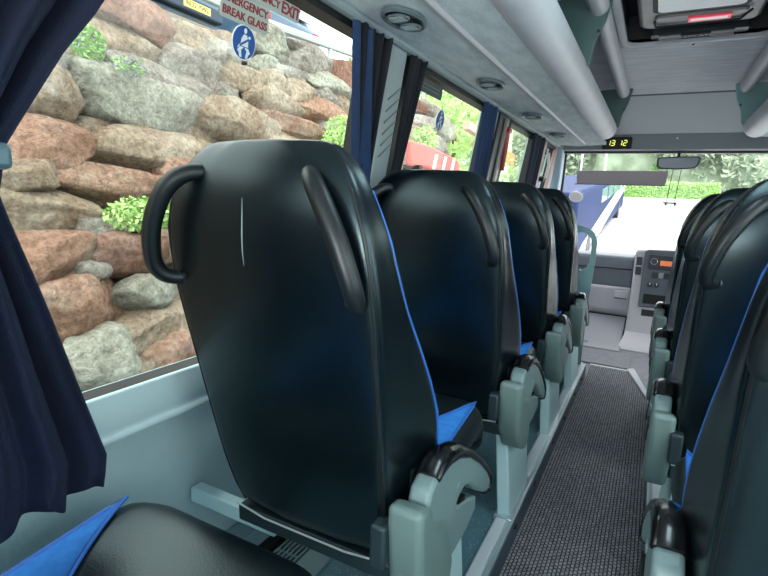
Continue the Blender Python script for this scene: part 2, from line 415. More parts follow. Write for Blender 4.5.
# label bar
g = G(); g.prism(rrect(-.19, .20, y1-.105, y1-.035, .01), 2, .012, .05); lb = g.build('label_bar', mat('bar_dark', '#22282b', .35), t, bevel=.003)
G().cyl((-.11, y1-.075, .006), (1, 0, 0), .013, .09, 14).build('bar_roller', mat('roller_grey', '#8a8685', .35), lb, smooth=True)
G().cyl((.10, y1-.08, .006), (1, 0, 0), .013, .09, 14).build('bar_roller', mat('roller_grey', '#8a8685', .35), lb, smooth=True)
G().box(-.065, .055, y1-.10, y1-.055, .002, .02).build('label_plate', DARK, lb)
text('NTILATI', .036, basis((1, 0, 0), (0, -1, 0), (-.004, y1-.077, .0005)), mat('label_text_blue', '#8193a8', .4), lb, 'label_lettering', bold=.0005, space=.95)
# rear part beyond hatch: small screw
tag(G().cyl((.06, 3.02, 1.948), (0, 0, 1), .006, .006, 10).build('ceiling_screw', SEAM), 'tiny dark screw in the ceiling lining just ahead of the hatch', 'screw')

# air vents in side panels
def make_vent(loc, label):
    t = thing('air_vent', label, 'air vent', loc, 0, 'air vents along the left ceiling panel')
    n = 32
    def ell(a, b, z): return [(a*math.cos(2*PI*k/n), b*math.sin(2*PI*k/n), z) for k in range(n)]
    G().loft([ell(.052, .088, 0), ell(.052, .088, -.008), ell(.046, .082, -.012), ell(.041, .075, -.008), ell(.041, .075, 0)], caps=False).build('bezel', mat('vent_bezel', '#5b676a', .3), t, smooth=True)
    G().loft([ell(.043, .078, -.001), ell(.043, .078, -.005)]).build('vent_plate', mat('vent_plate', '#1f2729', .4), t)
    for k, yy in enumerate((-.036, .036)):
        q = G().cyl((0, yy, -.008), (0, 0, 1), .026, .010, 20).build('nozzle', mat('nozzle_dark', '#14191a', .35), t, bevel=.003)
        G().torus((0, yy, -.013), (0, 0, 1), .027, .003).build('nozzle_ring', mat('vent_bezel', '#6f7d80', .35), q, smooth=True)
        gg = G()
        for i in (-1, 0, 1): gg.box(-.02, .02, yy+i*.013-.002, yy+i*.013+.002, -.017, -.012)
        gg.build('nozzle_fin', mat('fin_grey', '#8b9a9c', .35), q)
    return t
vl = ['large oval twin-nozzle air vent nearest the viewer above the first curtains', 'second oval air vent, above the second side window',
      'third oval air vent, above the small third side window', 'farthest oval air vent, by the front end of the side panel']
v0 = make_vent((-.635, 1.27, 1.611), vl[0])
for i, y in enumerate((2.05, 2.82, 3.60)):
    c = copy_tree(v0); c.location = (-.635, y, 1.611); c['label'] = vl[i+1]

# ------------------------------------------------------------------ cab: windscreen, pillars, dash
ws = G().hexa([(-.90, 5.45, .70), (1.0, 5.45, .70), (-.90, 5.47, .70), (1.0, 5.47, .70), (-.73, 4.66, 1.63), (.83, 4.66, 1.63), (-.73, 4.68, 1.63), (.83, 4.68, 1.63)])
wo = ws.build('window_9', WSGLASS, kind='structure')
g = G()
def bar(g, a, b, r, n=8): return g.tube([a, b], r, n)
g.box(-.76, .86, 4.60, 4.66, 1.585, 1.612)
g.build('trim_11', RUBBER, kind='structure')
g = G(); g.tube([(-.735, 4.64, 1.62), (-.80, 5.0, 1.22), (-.90, 5.43, .72)], .012, 8).tube([(.835, 4.64, 1.62), (.9, 5.0, 1.22), (1.0, 5.43, .72)], .012, 8)
g.build('trim_12', RUBBER, kind='structure', smooth=True)
PILL = mat('a_pillar_blue_grey', '#9fb0bb', .5)
for sd, nm in ((1, 'wall_front_pillar_left'), (-1, 'wall_front_pillar_right')):
    def X(x): return x if sd == 1 else .1-x
    g = G(); rings = []
    for (y, z, xa, xb, yy) in ((4.44, 1.72, -.80, -.70, .18), (4.48, 1.60, -.815, -.742, .17), (4.66, 1.40, -.85, -.775, .17), (4.86, 1.15, -.885, -.82, .17), (5.1, .9, -.93, -.88, .2), (5.2, .7, -.98, -.92, .25)):
        rings.append([(X(xa), y, z), (X(xb), y+.02, z), (X(xb), y+yy, z), (X(xa), y+yy, z)])
    g.loft(rings); g.build(nm, PILL, kind='structure', bevel=.01)
    # cream door surround
    g = G(); slab(g, 4.43, 4.50, .74, 1.66, -.01, .015, sd); slab(g, 3.93, 4.06, .74, 1.62, -.01, .012, sd)
    g.build('trim_%d' % (13 if sd == 1 else 14), CREAM, kind='structure', bevel=.004)
# grab handle on the door pillar
t = thing('grab_handle', 'black and white grab handle on the door pillar ahead of the last curtain', 'handle', (WX(1.45)+.01, 4.12, 1.45))
G().tube([(0, -.01, .10), (.03, 0, .085), (.035, .01, 0), (.02, .02, -.085), (-.005, .025, -.10)], .011, 10).build('grip', WHITE, t, smooth=True)
G().cyl((.0, -.01, .10), (1, 0, 0), .016, .03, 12).build('mount', PLAST_BLK, t, smooth=True); G().cyl((-.012, .025, -.10), (1, 0, 0), .022, .04, 12).build('mount', PLAST_BLK, t, smooth=True)

# clock
t = thing('digital_clock', 'black digital clock on the header reading 13:12 in yellow digits', 'clock', (-.335, 4.46, 1.645))
G().prism(rrect(-.105, .105, -.045, .045, .012), 1, -.035, .012).build('housing', DARK, t, bevel=.004)
SEG = {'1': 'bc', '3': 'abgcd', '2': 'abged'}
gg = G()
def segd(g, ch, x, w=.022, h=.038):
    L = {'a': (0, h/2, w, 1), 'g': (0, 0, w, 1), 'd': (0, -h/2, w, 1), 'b': (w/2, h/4, h/2, 0), 'c': (w/2, -h/4, h/2, 0), 'e': (-w/2, -h/4, h/2, 0), 'f': (-w/2, h/4, h/2, 0)}
    for c in SEG[ch]:
        dx, dz, ln, hor = L[c]; sx = x+dx+dz*.15
        if hor: g.box(sx-ln/2+.002, sx+ln/2-.002, -.0375, -.0355, dz-.0026, dz+.0026)
        else: g.box(sx-.0026, sx+.0026, -.0375, -.0355, dz-ln/2+.002, dz+ln/2-.002)
for ch, x in zip('1312', (-.058, -.026, .024, .058)):
    gg = G(); segd(gg, ch, x); gg.build('digit', LED, t)

# sun blind strip
t = thing('sun_blind', 'brownish grey roller sun blind strip hanging across the upper left windscreen', 'sun blind', (-.30, 4.72, 1.40))
G().prism([(-.345, .055), (.345, .06), (.335, -.055), (-.335, -.06)], 1, 0, .008).build('blind_panel', mat('blind_brown_grey', '#958a90', .6), t, bevel=.003)
G().tube([(-.35, .004, -.058), (.335, .004, -.055)], .005, 8).build('bottom_bar', DASHG, t, smooth=True)
for x in (-.335, .335): G().tube([(x, .0, .05), (x, -.06, .19)], .003, 6).build('blind_arm', CABW, t)
# rear view mirror
t = thing('rear_view_mirror', 'rear-view mirror with black rim hanging from the top of the windscreen', 'mirror', (.10, 4.58, 1.51))
pr = [(x, z) for x, z in ((-.145, -.025), (-.125, -.045), (0, -.05), (.115, -.04), (.135, -.02), (.148, .035), (.135, .05), (0, .047), (-.13, .042), (-.148, .03))]
G().prism(pr, 1, -.012, .022).build('rim', DASHB, t, bevel=.008, seg=3)
G().prism([(x*.9, z*.8) for x, z in pr], 1, -.016, -.011).build('mirror_glass', mat('mirror_reflection', '#7a7c8a', .12, spec=.6), t)  # tone of the reflected cabin put into the glass colour
G().tube([(0, .02, .03), (0, .03, .09)], .01, 10).cyl((0, .03, .095), (0, 0, 1), .03, .02, 16).build('stalk', DASHB, t, smooth=True)
# cords
t = thing('hanging_cords', 'pair of thin black cords with a small clip hanging below the mirror', 'cord', (.11, 4.62, 1.47))
for dx in (-.035, .02): G().tube([(dx, 0, .02), (dx-.008, .005, -.1), (dx-.018, .01, -.255)], .0028, 6).build('cord', SEAM, t)
G().box(-.075, .02, .004, .016, -.268, -.256).cyl((-.055, .01, -.275), (0, 1, 0), .009, .01, 10).cyl((.008, .01, -.275), (0, 1, 0), .009, .01, 10).build('clip', SEAM, t)

t = thing('windscreen_sticker', 'round pale sticker low on the left side of the windscreen', 'sticker', (-.666, 4.985, 1.235))
g = G().cyl((0, 0, 0), (0, 0, 1), .062, .002, 32); g.xf(basis((1, 0, 0), (0, -.647, .762), (0, 0, 0))); g.build('disc', mat('sticker_pale', '#e6d9dc', .6), t)
g = G().torus((0, 0, .002), (0, 0, 1), .056, .0025, 32); g.xf(basis((1, 0, 0), (0, -.647, .762), (0, 0, 0))); g.build('disc_rim', WHITE, t, smooth=True)
# dashboard
t = thing('dashboard', 'two-tone dashboard with dark grey glovebox band above beige lower panel', 'dashboard', (0, 4.95, 0))
G().prism([(.0, .70), (.02, .735), (.3, .73), (.55, .72), (.55, .5), (.06, .44), (.0, .46)], 0, -.93, -.12).build('upper_panel', DASHG, t, bevel=.015, seg=3)
G().prism([(-.012, .625), (.01, .632), (.01, .612)], 0, -.9, -.13).build('dash_crease', DASHB, t)
G().prism([(-.015, .455), (.02, .47), (.5, .45), (.5, .2), (.15, .16), (.08, .20), (.03, .245)], 0, -.93, -.12).build('lower_panel', BEIGE, t, bevel=.015, seg=3)
gb = G().box(-.25, -.14, -.032, -.002, .36, .43).build('glovebox_latch', BEIGE, t, bevel=.006)
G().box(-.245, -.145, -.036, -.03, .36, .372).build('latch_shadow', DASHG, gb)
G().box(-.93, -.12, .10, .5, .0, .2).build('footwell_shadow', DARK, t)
G().prism([(.12, .70), (.62, .80), (.66, .72), (.16, .64)], 0, .33, 1.0).build('driver_side_panel', DASHG, t, bevel=.01)
# steering wheel on the driver side (right)
# console
t = thing('centre_console', 'beige centre console with dark radio face, knobs and buttons', 'console', (.1, 4.74, 0))
G().prism([(-.235, .0), (-.225, .10), (-.215, .28), (-.215, .79), (-.195, .82), (.28, .84), (.3, .8), (.3, .0)], 1, 0, .5).build('body', BEIGE, t, bevel=.02, seg=3)
G().prism([(-.145, .345), (-.145, .81), (-.12, .825), (.27, .84), (.28, .36)], 1, -.02, .05).build('face', DASHG, t, bevel=.008)
vt = G().box(-.20, -.158, -.012, .01, .61, .76).build('side_vent', DASHB, t, bevel=.004)
G().box(-.198, -.16, -.016, -.01, .68, .69).build('vent_fin', BEIGE, vt)
rd = G().box(-.105, .26, -.032, -.015, .67, .785).build('radio', DASHB, t, bevel=.004)
G().box(-.025, .17, -.036, -.03, .705, .745).build('radio_display', ORANGE, rd)
G().cyl((-.07, -.04, .735), (0, 1, 0), .028, .02, 20).build('volume_knob', DASHB, rd, bevel=.003)
G().torus((-.07, -.05, .735), (0, 1, 0), .024, .003).build('knob_ring', CHROME, rd, smooth=True)
for i in range(6): G().box(-.07+i*.045, -.035+i*.045, -.04, -.03, .60, .645).build('radio_button', mat('button_grey', '#8f949c', .4) if i % 2 else DASHB, t, bevel=.003)
for i, x in enumerate((-.08, -.03, .07, .12, .17)): 
    k = G().cyl((x, -.03, .54), (0, 1, 0), .018, .025, 16).build('heater_knob', DASHB, t, bevel=.003)
    G().box(x-.003, x+.003, -.046, -.042, .54, .558).build('knob_mark', WHITE, k)
G().box(-.115, .26, -.028, -.018, .38, .46).build('storage_slot', DARK, t, bevel=.006)
G().prism([(.075, .435), (.105, .435), (.09, .46)], 1, -.034, -.027).build('hazard_button', REDP, t)
G().box(-.115, .03, -.004, .002, .27, .325).build('card_slot', DASHB, t)
text('BILLBE', .026, basis((1, 0, 0), (0, 0, 1), (-.05, -.0055, .3)), mat('slot_text', '#c9c2b4', .5), t, 'slot_lettering') if False else None
# console foot flare and cab floor mats
g = G(); rings = []
for z, e in ((0, .04), (.03, .035), (.07, .015), (.12, 0)):
    rings.append([(-.115-e*1.1, 4.72-e*4, z), (.42, 4.72-e*5, z), (.42, 5.1, z), (-.12, 5.1, z)])
g.loft(rings); g.build('floor_console_flare', BEIGE, kind='structure', smooth=True)
tag(G().prism([(4.42, -.004), (4.42, .018), (4.60, .022), (5.02, .185), (5.05, .16), (4.63, -.004)], 0, -.82, -.135).build('cab_step_panel', mat('step_panel', '#a19ea6', .5), bevel=.006), 'smooth grey floor panel sloping up in the passenger footwell under the dashboard', 'floor panel')
tag(G().prism(rrect(-.80, -.04, 3.98, 4.40, .05), 2, -.005, .010).build('cab_floor_mat', MATG, bevel=.004), 'grey rubber floor mat in front of the carpet end', 'floor mat')
tag(G().torus((-.41, 4.55, .021), (0, 0, 1), .025, .003).build('floor_ring', DASHG, smooth=True), 'small round ring set in the footwell floor panel', 'ring')

# partition with oval grab loop ahead of the front-left seat
t = thing('partition_rail', 'pale aqua partition with rounded grab loop beside the front left seat', 'partition', (-.40, 3.56, 0))
out = [(.07, .085), (.07, .50), (.085, .80), (.085, .93), (.065, .985), (.03, 1.015), (-.02, 1.03), (-.12, 1.03), (-.22, 1.02), (-.30, .98), (-.48, .9), (-.48, .085)]
inn = [(.035, .76), (.052, .80), (.055, .90), (.045, .95), (.02, .98), (-.02, .99), (-.06, .97), (-.07, .93), (-.07, .80), (-.06, .76), (-.03, .74), (.01, .74)]
g = G(); n = 12
rg = lambda P, y: [(x, y, z) for x, z in P]
g.loft([rg(out, -.012), rg(inn, -.012), rg(inn, .012), rg(out, .012), rg(out, -.012)], caps=False)
g.build('panel', AQUAD, t, bevel=.005, seg=3)

# ------------------------------------------------------------------ seats
def lerp_tab(tab, z):
    for i in range(len(tab)-1):
        if tab[i][0] <= z <= tab[i+1][0]:
            t = (z-tab[i][0])/(tab[i+1][0]-tab[i][0]); t2 = t
            return [tab[i][k]+(tab[i+1][k]-tab[i][k])*t2 for k in range(1, len(tab[i]))]
    return list(tab[-1][1:]) if z > tab[-1][0] else list(tab[0][1:])
#        z     rear   front  hwR   hwF
BT = [(.46, .040, .15, .168, .178), (.50, .025, .18, .184, .200), (.58, .005, .205, .197, .216), (.65, -.010, .21, .202, .223), (.72, -.024, .195, .206, .228), (.80, -.040, .15, .211, .231),
      (.88, -.055, .095, .217, .233), (.95, -.068, .045, .222, .233), (1.02, -.079, .010, .223, .232), (1.08, -.086, -.012, .218, .229), (1.13, -.086, -.025, .205, .217), (1.17, -.080, -.028, .188, .200),
      (1.20, -.071, -.026, .168, .180), (1.22, -.062, -.024, .148, .158)]
def back_ring(z, r, f, hr, hf, k=1.0):
    T = f-r; dip = min(.05, .42*T)
    half = [(0, f-dip), (.5*hf, f-dip*.9), (.82*hf, f-dip*.25), (hf*.965, f), (hf, f-.010*min(1, T/.1)), ((hf+hr)/2-.002, (f+r)/2), (hr+.005, r+.020*min(1, T/.08)), (hr+.001, r+.004), (hr-.014, r-.002), (hr-.06, r-.007), (.5*hr, r-.011), (0, r-.013)]
    pts = half + [(-x, y) for x, y in half[-2:0:-1]]
    cy = (r+f)/2
    return [(x*k, cy+(y-cy)*k, z) for x, y in pts]
def make_seat(s, label, cat='seat', group='rows of coach seats', full=True):
    """s=+1: aisle on the +x side; s=-1: aisle on the -x side. Local origin at floor beneath the lower edge of the back, z as world height."""
    t = thing('coach_seat', label, cat, (0, 0, 0), 0, group)
    # --- backrest shell
    rings = [back_ring(z, *v) for z, *v in BT]
    z, r, f, hr, hf = BT[-1]
    rings += [back_ring(1.234, r+.008, f-.005, hr-.018, hf-.020), back_ring(1.240, r+.014, f-.012, hr-.05, hf-.055)]
    b = G().loft(rings).build('backrest', LEATHER, t, sub=2)
    # seams at the rear corners, blue front piping
    zs = [.48+i*.04 for i in range(18)]
    pr, pb = [], []
    for zz in zs:
        r, f, hr, hf = lerp_tab(BT, zz); pr.append((hr-.004, r+.0045, zz)); pb.append((hf*.985-.003, f-.004, zz))
    topr = [(.145, -.064, 1.204), (.115, -.060, 1.2215), (.06, -.060, 1.2310), (0, -.060, 1.2340), (-.06, -.060, 1.2310), (-.115, -.060, 1.2215), (-.145, -.064, 1.204)]
    topb = [(.145, -.032, 1.205), (0, -.032, 1.215), (-.145, -.032, 1.205)]
    full_r = pr + topr + [(-x, y, z) for x, y, z in pr[::-1]]
    full_b = pb + topb + [(-x, y, z) for x, y, z in pb[::-1]]
    G().tube(full_r, .0032, 6).build('rear_piping', SEAM, b, smooth=True)
    for q in (full_b[:len(pb)], full_b[-len(pb):]):
        bp_ = G().tube(q, .0036, 6).build('front_piping', BLUEPIPE, b, smooth=True); bp_['label'] = 'blue piping along the front edge'
    # front blue cushion facing
    R = []
    for i in range(20):
        zz = .50+i*.0365; r, f, hr, hf = lerp_tab(BT, min(zz, 1.2)); T = f-r; dip = min(.05, .42*T)
        R.append([(u*hf, f-dip*(1-abs(u)**3)+.003, zz) for u in [-.86+1.72*k/12 for k in range(13)]])
    G().loft(R, closed=False).build('front_cushion', BLUE, t, smooth=True)
    # grab handles: loop pointing backwards and outwards
    for e in (1, -1):
        def H(off, z, k=0):
            r, f, hr, hf = lerp_tab(BT, z)
            return ((hr-.028-(.010 if e > 0 else 0)-.036*max(0, min(1, (z-.98)/.19))+off*.52)*e, r+.012-off*.80, z)
        path = [H(-.014, 1.168), H(.010, 1.180), H(.036, 1.180), H(.056, 1.166), H(.064, 1.138), H(.067, 1.09), H(.066, 1.045), H(.060, 1.010), H(.044, .990), H(.016, .984), H(-.012, .990)]
        # smooth the path
        P = [Vector(p) for p in path]; Q = []
        for i in range(len(P)-1):
            p0 = P[max(i-1, 0)]; p1 = P[i]; p2 = P[i+1]; p3 = P[min(i+2, len(P)-1)]
            for k in range(3):
                u = k/3; Q.append(.5*((2*p1)+(-p0+p2)*u+(2*p0-5*p1+4*p2-p3)*u*u+(-p0+3*p1-3*p2+p3)*u**3))
        Q.append(P[-1])
        rr = [.0125+.0045*math.sin(PI*i/(len(Q)-1)) for i in range(len(Q))]
        h = G().tube(Q, rr, 12).build('grab_handle', PLAST_BLK, t, smooth=True, angle=70)
        c0, c1 = Q[0], Q[-1]
        for zz in (1.175, .987): G().cyl(H(.002, zz), (.62*e, -.8, 0), .025, .016, 16, .018).build('handle_socket', LEATHER2, h, smooth=True)
    # lower rear trim and cross beam
    G().tube([(-.19, .028, .468), (-.1, .014, .468), (.1, .014, .468), (.19, .028, .468)], .0022, 6).build('lower_trim', mat('pale_edge', '#a9b4b4', .4), t, smooth=True)
    G().box(-.19, .215, .03, .07, .425, .462).build('cross_beam', DARKMET, t, bevel=.004)
    G().box(-.215, .215, .33, .38, .395, .45).build('front_cross_beam', DARKMET, t, bevel=.004)
    # --- cushion
    def top(u, v):   # u -1..1 across, v 0..1 back to front
        x = u*(.236-.012*abs(v-.5)); y = .10+v*.545
        cr = max(0, abs(u)-.6)/.4; fr = max(0, v-.86)/.14
        if v > .9: y -= .035*cr**2
        z = .535+.062*v+.012*(abs(u)**4)*(1-fr) - .03*cr**6 - .035*fr**2.4
        return (x, y, z)
    N, M_ = 16, 16
    g = G(); V = []
    for j in range(M_+1):
        row = [top(-1+2*i/N, j/M_) for i in range(N+1)]
        x0_, y0_, z0_ = row[0]; 
        row = [(x0_*.94, y0_, .445)] + [(x0_*1.0, y0_, z0_-.04)] + row + [(-x0_*1.0, y0_, z0_-.04)] + [(-x0_*.94, y0_, .445)]
        V.append(row)
    last = [(x*.97, y+.004, z-.04) for x, y, z in V[-1]]; V.append(last)
    V.append([(x*.95, y-.02, .445) for x, y, z in V[-2]])
    g.loft(V, closed=True)
    cu = g.build('cushion', LEATHER2, t, sub=1)
    # blue cloth insert; its front border curves back across a black tongue
    g = G(); rows = []
    for j in range(15):
        row = []
        for i in range(25):
            u = -.90+1.8*i/24; vm = .88-.44*(1-(abs(u)/.9)**2.0)
            vv = j/14*vm; p = top(u, vv); row.append((p[0], p[1], p[2]+.005))
        rows.append(row)
    g.loft(rows, closed=False)
    ip = g.build('cushion_insert', BLUE, t, smooth=True); 
    edge = [(x, y, z+.001) for x, y, z in rows[-1]]
    sideL = [(x, y, z+.001) for x, y, z in [r_[0] for r_ in rows]]; sideR = [(x, y, z+.001) for x, y, z in [r_[-1] for r_ in rows]]
    G().tube(sideL+edge[1:]+sideR[::-1][1:], .004, 6).build('insert_piping', BLUEPIPE, ip, smooth=True)
    # --- aisle side: bracket housing, side cover, armrest, pedestal
    def bx(x): return x*s
    xa, xb = (.232, .302) if s > 0 else (.226, .285)
    pr = [(-.012, .575), (-.012, .618), (.02, .615), (.045, .600), (.058, .560), (.10, .543), (.132, .525), (.16, .475), (.18, .41), (.172, .365), (.13, .350), (.06, .385), (.005, .46)]
    br = G().prism(pr, 0, bx(xa), bx(xb)).build('side_bracket', mat('bracket_plastic', '#667b79', .42, bump=.03, bscale=300), t, bevel=.014, seg=4)
    pr = [(.06, .52), (.20, .51), (.30, .48), (.36, .455), (.36, .42), (.30, .40), (.10, .39), (.05, .43)]
    G().prism(pr, 0, bx(xa-.006), bx(xb-.012)).build('side_cover', GREY_PL, t, bevel=.006)
    G().box(min(bx(.205), bx(.236)), max(bx(.205), bx(.236)), -.022, .03, .49, .575).build('hinge_cover', DARKMET, t, bevel=.006)
    ao = .012 if s > 0 else 0
    outer = [(.04, .55), (.032, .60), (.045, .632), (.085, .648), (.14, .648), (.20, .634), (.28, .594), (.37, .535), (.44, .480), (.468, .448), (.472, .430)]
    inner = [(.448, .418), (.42, .432), (.38, .455), (.33, .488), (.28, .525), (.245, .537), (.21, .530), (.18, .505), (.155, .47), (.11, .460), (.06, .485)]
    am = G().prism(outer+inner, 0, bx(.238+ao), bx(.282+ao)).build('armrest', GREY_PL, t, bevel=.009, seg=3)
    # rubber pad: follows the top of the arm round its tip
    padc = [(.075, .640), (.10, .648), (.14, .650), (.20, .637), (.28, .600), (.37, .541), (.44, .486), (.470, .452), (.474, .428), (.460, .416), (.44, .422)]
    rings = []
    P = [Vector((0, y, z)) for y, z in padc]
    for i, p in enumerate(P):
        tt = (P[min(i+1, len(P)-1)]-P[max(i-1, 0)]).normalized(); nn = Vector((0, -tt.z, tt.y))
        w = .027 if i < 4 else .0255; h = (.010, .018, .021, .020, .015, .011, .010, .010, .010, .009, .006)[i]
        rings.append([(bx(.260+ao+w*math.cos(a)), p.y+nn.y*h*math.sin(a), p.z+nn.z*h*math.sin(a)) for a in [2*PI*k/14 for k in range(14)]])
    G().loft(rings).build('arm_pad', PAD, am, smooth=True, angle=60)
    G().cyl((bx(.283+ao), .20, .56), (1, 0, 0), .012, .004, 16).build('pivot_cap', GREY_PL, am, smooth=True)
    G().box(min(bx(.25), bx(.286)), max(bx(.25), bx(.286)), .20, .28, .45, .50).build('arm_recess', DARK, am)
    # pedestal leg
    g = G()
    x2, x1_ = (.272, .228) if s > 0 else (.222, .18)
    g.hexa([(bx(x1_), .13, .085), (bx(x2), .14, .085), (bx(x1_), .40, .085), (bx(x2), .40, .085), (bx(x1_-.01), .045, .44), (bx(x2-.02), .06, .44), (bx(x1_-.01), .36, .44), (bx(x2-.02), .36, .44)])
    lg = g.build('pedestal_leg', AQUA, t, bevel=.005)
    G().box(min(bx(x1_-.008), bx(x2+.012)), max(bx(x1_-.008), bx(x2+.012)), .11, .42, .083, .098).build('foot_plate', ALU, lg, bevel=.002)
    # wall side leg
    G().box(min(bx(-.372), bx(-.10)), max(bx(-.372), bx(-.10)), .085, .12, .365, .405).build('wall_bracket', AQUA, t, bevel=.004)
    # belt buckle
    if s > 0:
        bk = G().box(min(bx(.205), bx(.235)), max(bx(.205), bx(.235)), .09, .135, .57, .632).build('belt_buckle', PLAST_BLK, t, bevel=.005)
        G().box(min(bx(.208), bx(.232)), max(bx(.208), bx(.232)), .115, .137, .626, .636).build('buckle_button', mat('buckle_red', '#c2303c', .4), bk)
    # the backs lean slightly away from the aisle towards the top
    for o in C.objects:
        top = o
        while top.parent and top.parent != t: top = top.parent
        if top.parent == t and top.name.split('.')[0] in ('backrest', 'front_cushion', 'grab_handle', 'lower_trim', 'cross_beam'):
            for v in o.data.vertices: v.co.x += s*.06*(1.0-v.co.z)
    return t
YS = [.75, 1.49, 2.22, 2.92]
LL = ['black leather coach seat nearest the viewer on the left, scratched back with two grab handles',
      'second coach seat along the left side, beside the small middle side window',
      'third coach seat along the left side, mostly behind the second one',
      'frontmost left coach seat, next to the pale aqua partition']
RL = ['nearest coach seat on the right, cut off by the frame edge, blue piping visible',
      'second coach seat from the viewer on the right, large dark back with long handle',
      'third coach seat from the viewer on the right, showing a thin edge of back',
      'farthest right coach seat, its outline against the windscreen and radio']
sl = make_seat(1, LL[0]); sl.location = (-.592, YS[0], 0)
for i in (1, 2, 3):
    c = copy_tree(sl); c.location = (-.592, YS[i], 0); c['label'] = LL[i]
sr = make_seat(-1, RL[0]); sr.location = (.338, YS[0], 0)
for i in (1, 2, 3):
    c = copy_tree(sr); c.location = (.338, YS[i], 0); c['label'] = RL[i]
# own scratch on the first seat
bk0 = [o for o in C.objects if o.parent == sl and o.name.startswith('backrest')][0]
G().tube([(-.020, -.0990, 1.14), (-.019, -.1005, 1.11), (-.020, -.1000, 1.08), (-.0215, -.0975, 1.05), (-.021, -.0940, 1.025)], [.0003, .0009, .0012, .0008, .0003], 6).build('scratch_mark', mat('scratch_grey', '#9fb0b0', .6), bk0)
# seat at the viewer's left: only its cushion reaches into the picture
c = copy_tree(sl); c.location = (-.597, -.028, -.014); c['label'] = 'seat in the bottom left corner, only its shiny black cushion with blue insert showing'
for o in list(C.objects):
    if o.parent and o.parent.parent == c and o.name.startswith('scratch_mark'): bpy.data.objects.remove(o)

# seat rails with covers and bolts
for sd, x, lab in ((1, -.31, 'aluminium seat rail with pale covers along the left edge of the aisle'), (-1, .10, 'aluminium seat rail along the right edge of the aisle')):
    t = thing('seat_rail', lab, 'rail', (x, 0, .085))
    ye = 3.62 if sd == 1 else 3.25
    def R_(a, b): return (min(a*sd, b*sd), max(a*sd, b*sd))
    G().box(*R_(-.055, -.004), BACK+.1, ye, 0, .006).build('base_strip', ALU, t)
    G().box(*R_(-.006, .006), BACK+.1, ye, -.03, .010).build('edge_lip', ALU, t, bevel=.002)
    for yy in [-.03]+YS:
        G().box(*R_(-.05, -.012), yy+.43, min(yy+.84, ye), .004, .018).build('rail_cover', mat('rail_cover_white', '#d3dbe2', .35), t, bevel=.004)
    for yy in YS:
        for dy in (.13, .44): G().cyl((.012*sd, yy+dy, -.018), (1, 0, 0), .009, .012, 10).build('bolt', SEAM, t)

# heater duct and grille under the wall side
t = thing('heater_duct', 'low heater duct with black grille on the floor behind the nearest left seat', 'heater', (-.93, 1.05, .085))
G().box(-.075, .0, -1.2, 1.9, 0, .085).build('duct_body', mat('duct_blue_grey', '#7d9aa6', .4), t, bevel=.004)
G().box(.0, .035, -1.2, 1.9, 0, .03).build('duct_foot', DARK, t)
gr = G().box(.035, .20, -.35, .32, 0, .010).build('grille_plate', mat('plate_grey', '#7c9498', .4), t, bevel=.003)
G().box(.04, .125, -.13, .20, .010, .013).build('grille_base', DARK, gr)
g = G()
for i in range(6): g.box(.045+i*.0145, .050+i*.0145, -.12, .19, .012, .018)
for i in range(5): g.box(.042, .122, -.12+i*.0775-.002, -.12+i*.0775+.002, .012, .0165)
g.build('grille_slats', mat('slat_grey', '#6f8a90', .4), gr)

# ------------------------------------------------------------------ curtains
def curtain(name, label, levels, folds, amp, m, x_off=.03, nu=90, tie=None, parent=None, follow=True):
    """levels: (z, y0, y1, x) hanging cloth"""
    t = thing(name, label, 'curtain', (0, 0, 0))
    rows = []; n = 30
    zs = [levels[0][0]+(levels[-1][0]-levels[0][0])*i/n for i in range(n+1)]
    L = sorted(levels)
    for z in zs:
        y0, y1, x = lerp_tab(L, z)
        row = []
        for i in range(nu+1):
            u = i/nu
            ph = folds*2*PI*u + .5*math.sin(3*z+5*u)
            w = min(1, (y1-y0)/.25)
            a = amp*(.75+.25*math.sin(7*u+z))
            row.append((x+a*math.sin(ph)+.3*a*math.sin(2.3*ph+1), y0+(y1-y0)*(u+.010*math.cos(ph*1.0)*0), z))
        rows.append(row)
    # scalloped hem
    rows[-1] = [(x, y, z+.012*math.sin(folds*2*PI*i/nu+1)) for i, (x, y, z) in enumerate(rows[-1])]
    o = G().loft(rows, closed=False).build('cloth', m, t, smooth=True, angle=180)
    sm = o.modifiers.new('so', 'SOLIDIFY'); sm.thickness = .0025
    return t
t = curtain('side_curtain', 'large navy curtain gathered at the near left edge of the window, flaring to a hem',
        [(1.63, .20, .60, -.775), (1.42, .21, .525, -.775), (1.33, .22, .46, -.785), (1.20, .24, .385, -.80), (1.13, .24, .370, -.80), (.99, .22, .415, -.80), (.85, .19, .455, -.80), (.70, .16, .500, -.80), (.635, .13, .492, -.80)], 4.2, .026, NAVY)
G().box(-.83, -.76, .20, .385, 1.165, 1.20).build('tie_band', mat('tie_aqua', '#54707a', .4), t, bevel=.008)
t = curtain('side_curtain', 'bright blue and black curtain at the front end of the large window',
        [(1.62, 1.25, 1.43, -.755), (1.24, 1.31, 1.40, -.80), (.90, 1.32, 1.41, -.84), (.76, 1.32, 1.42, -.86)], 3.5, .014, NAVYD)
t2 = t
rows = []
G().loft([[(-.748+.012*math.sin(k*.9)-( 1.62-z)*.09, 1.200+(1.6-z)*.19*(z>1)+.114*(z<=1)+.095*k/8, z) for k in range(9)] for z in (1.60, 1.4, 1.2, 1.0, .78)], closed=False).build('curtain_edge', NAVYB, t, smooth=True)
curtain('side_curtain', 'near-black curtain tied back at the near end of the middle side window',
        [(1.62, 1.585, 1.715, -.755), (1.45, 1.575, 1.665, -.775), (1.24, 1.56, 1.61, -.80), (1.0, 1.55, 1.60, -.83), (.78, 1.53, 1.61, -.86)], 3, .012, NAVYD)
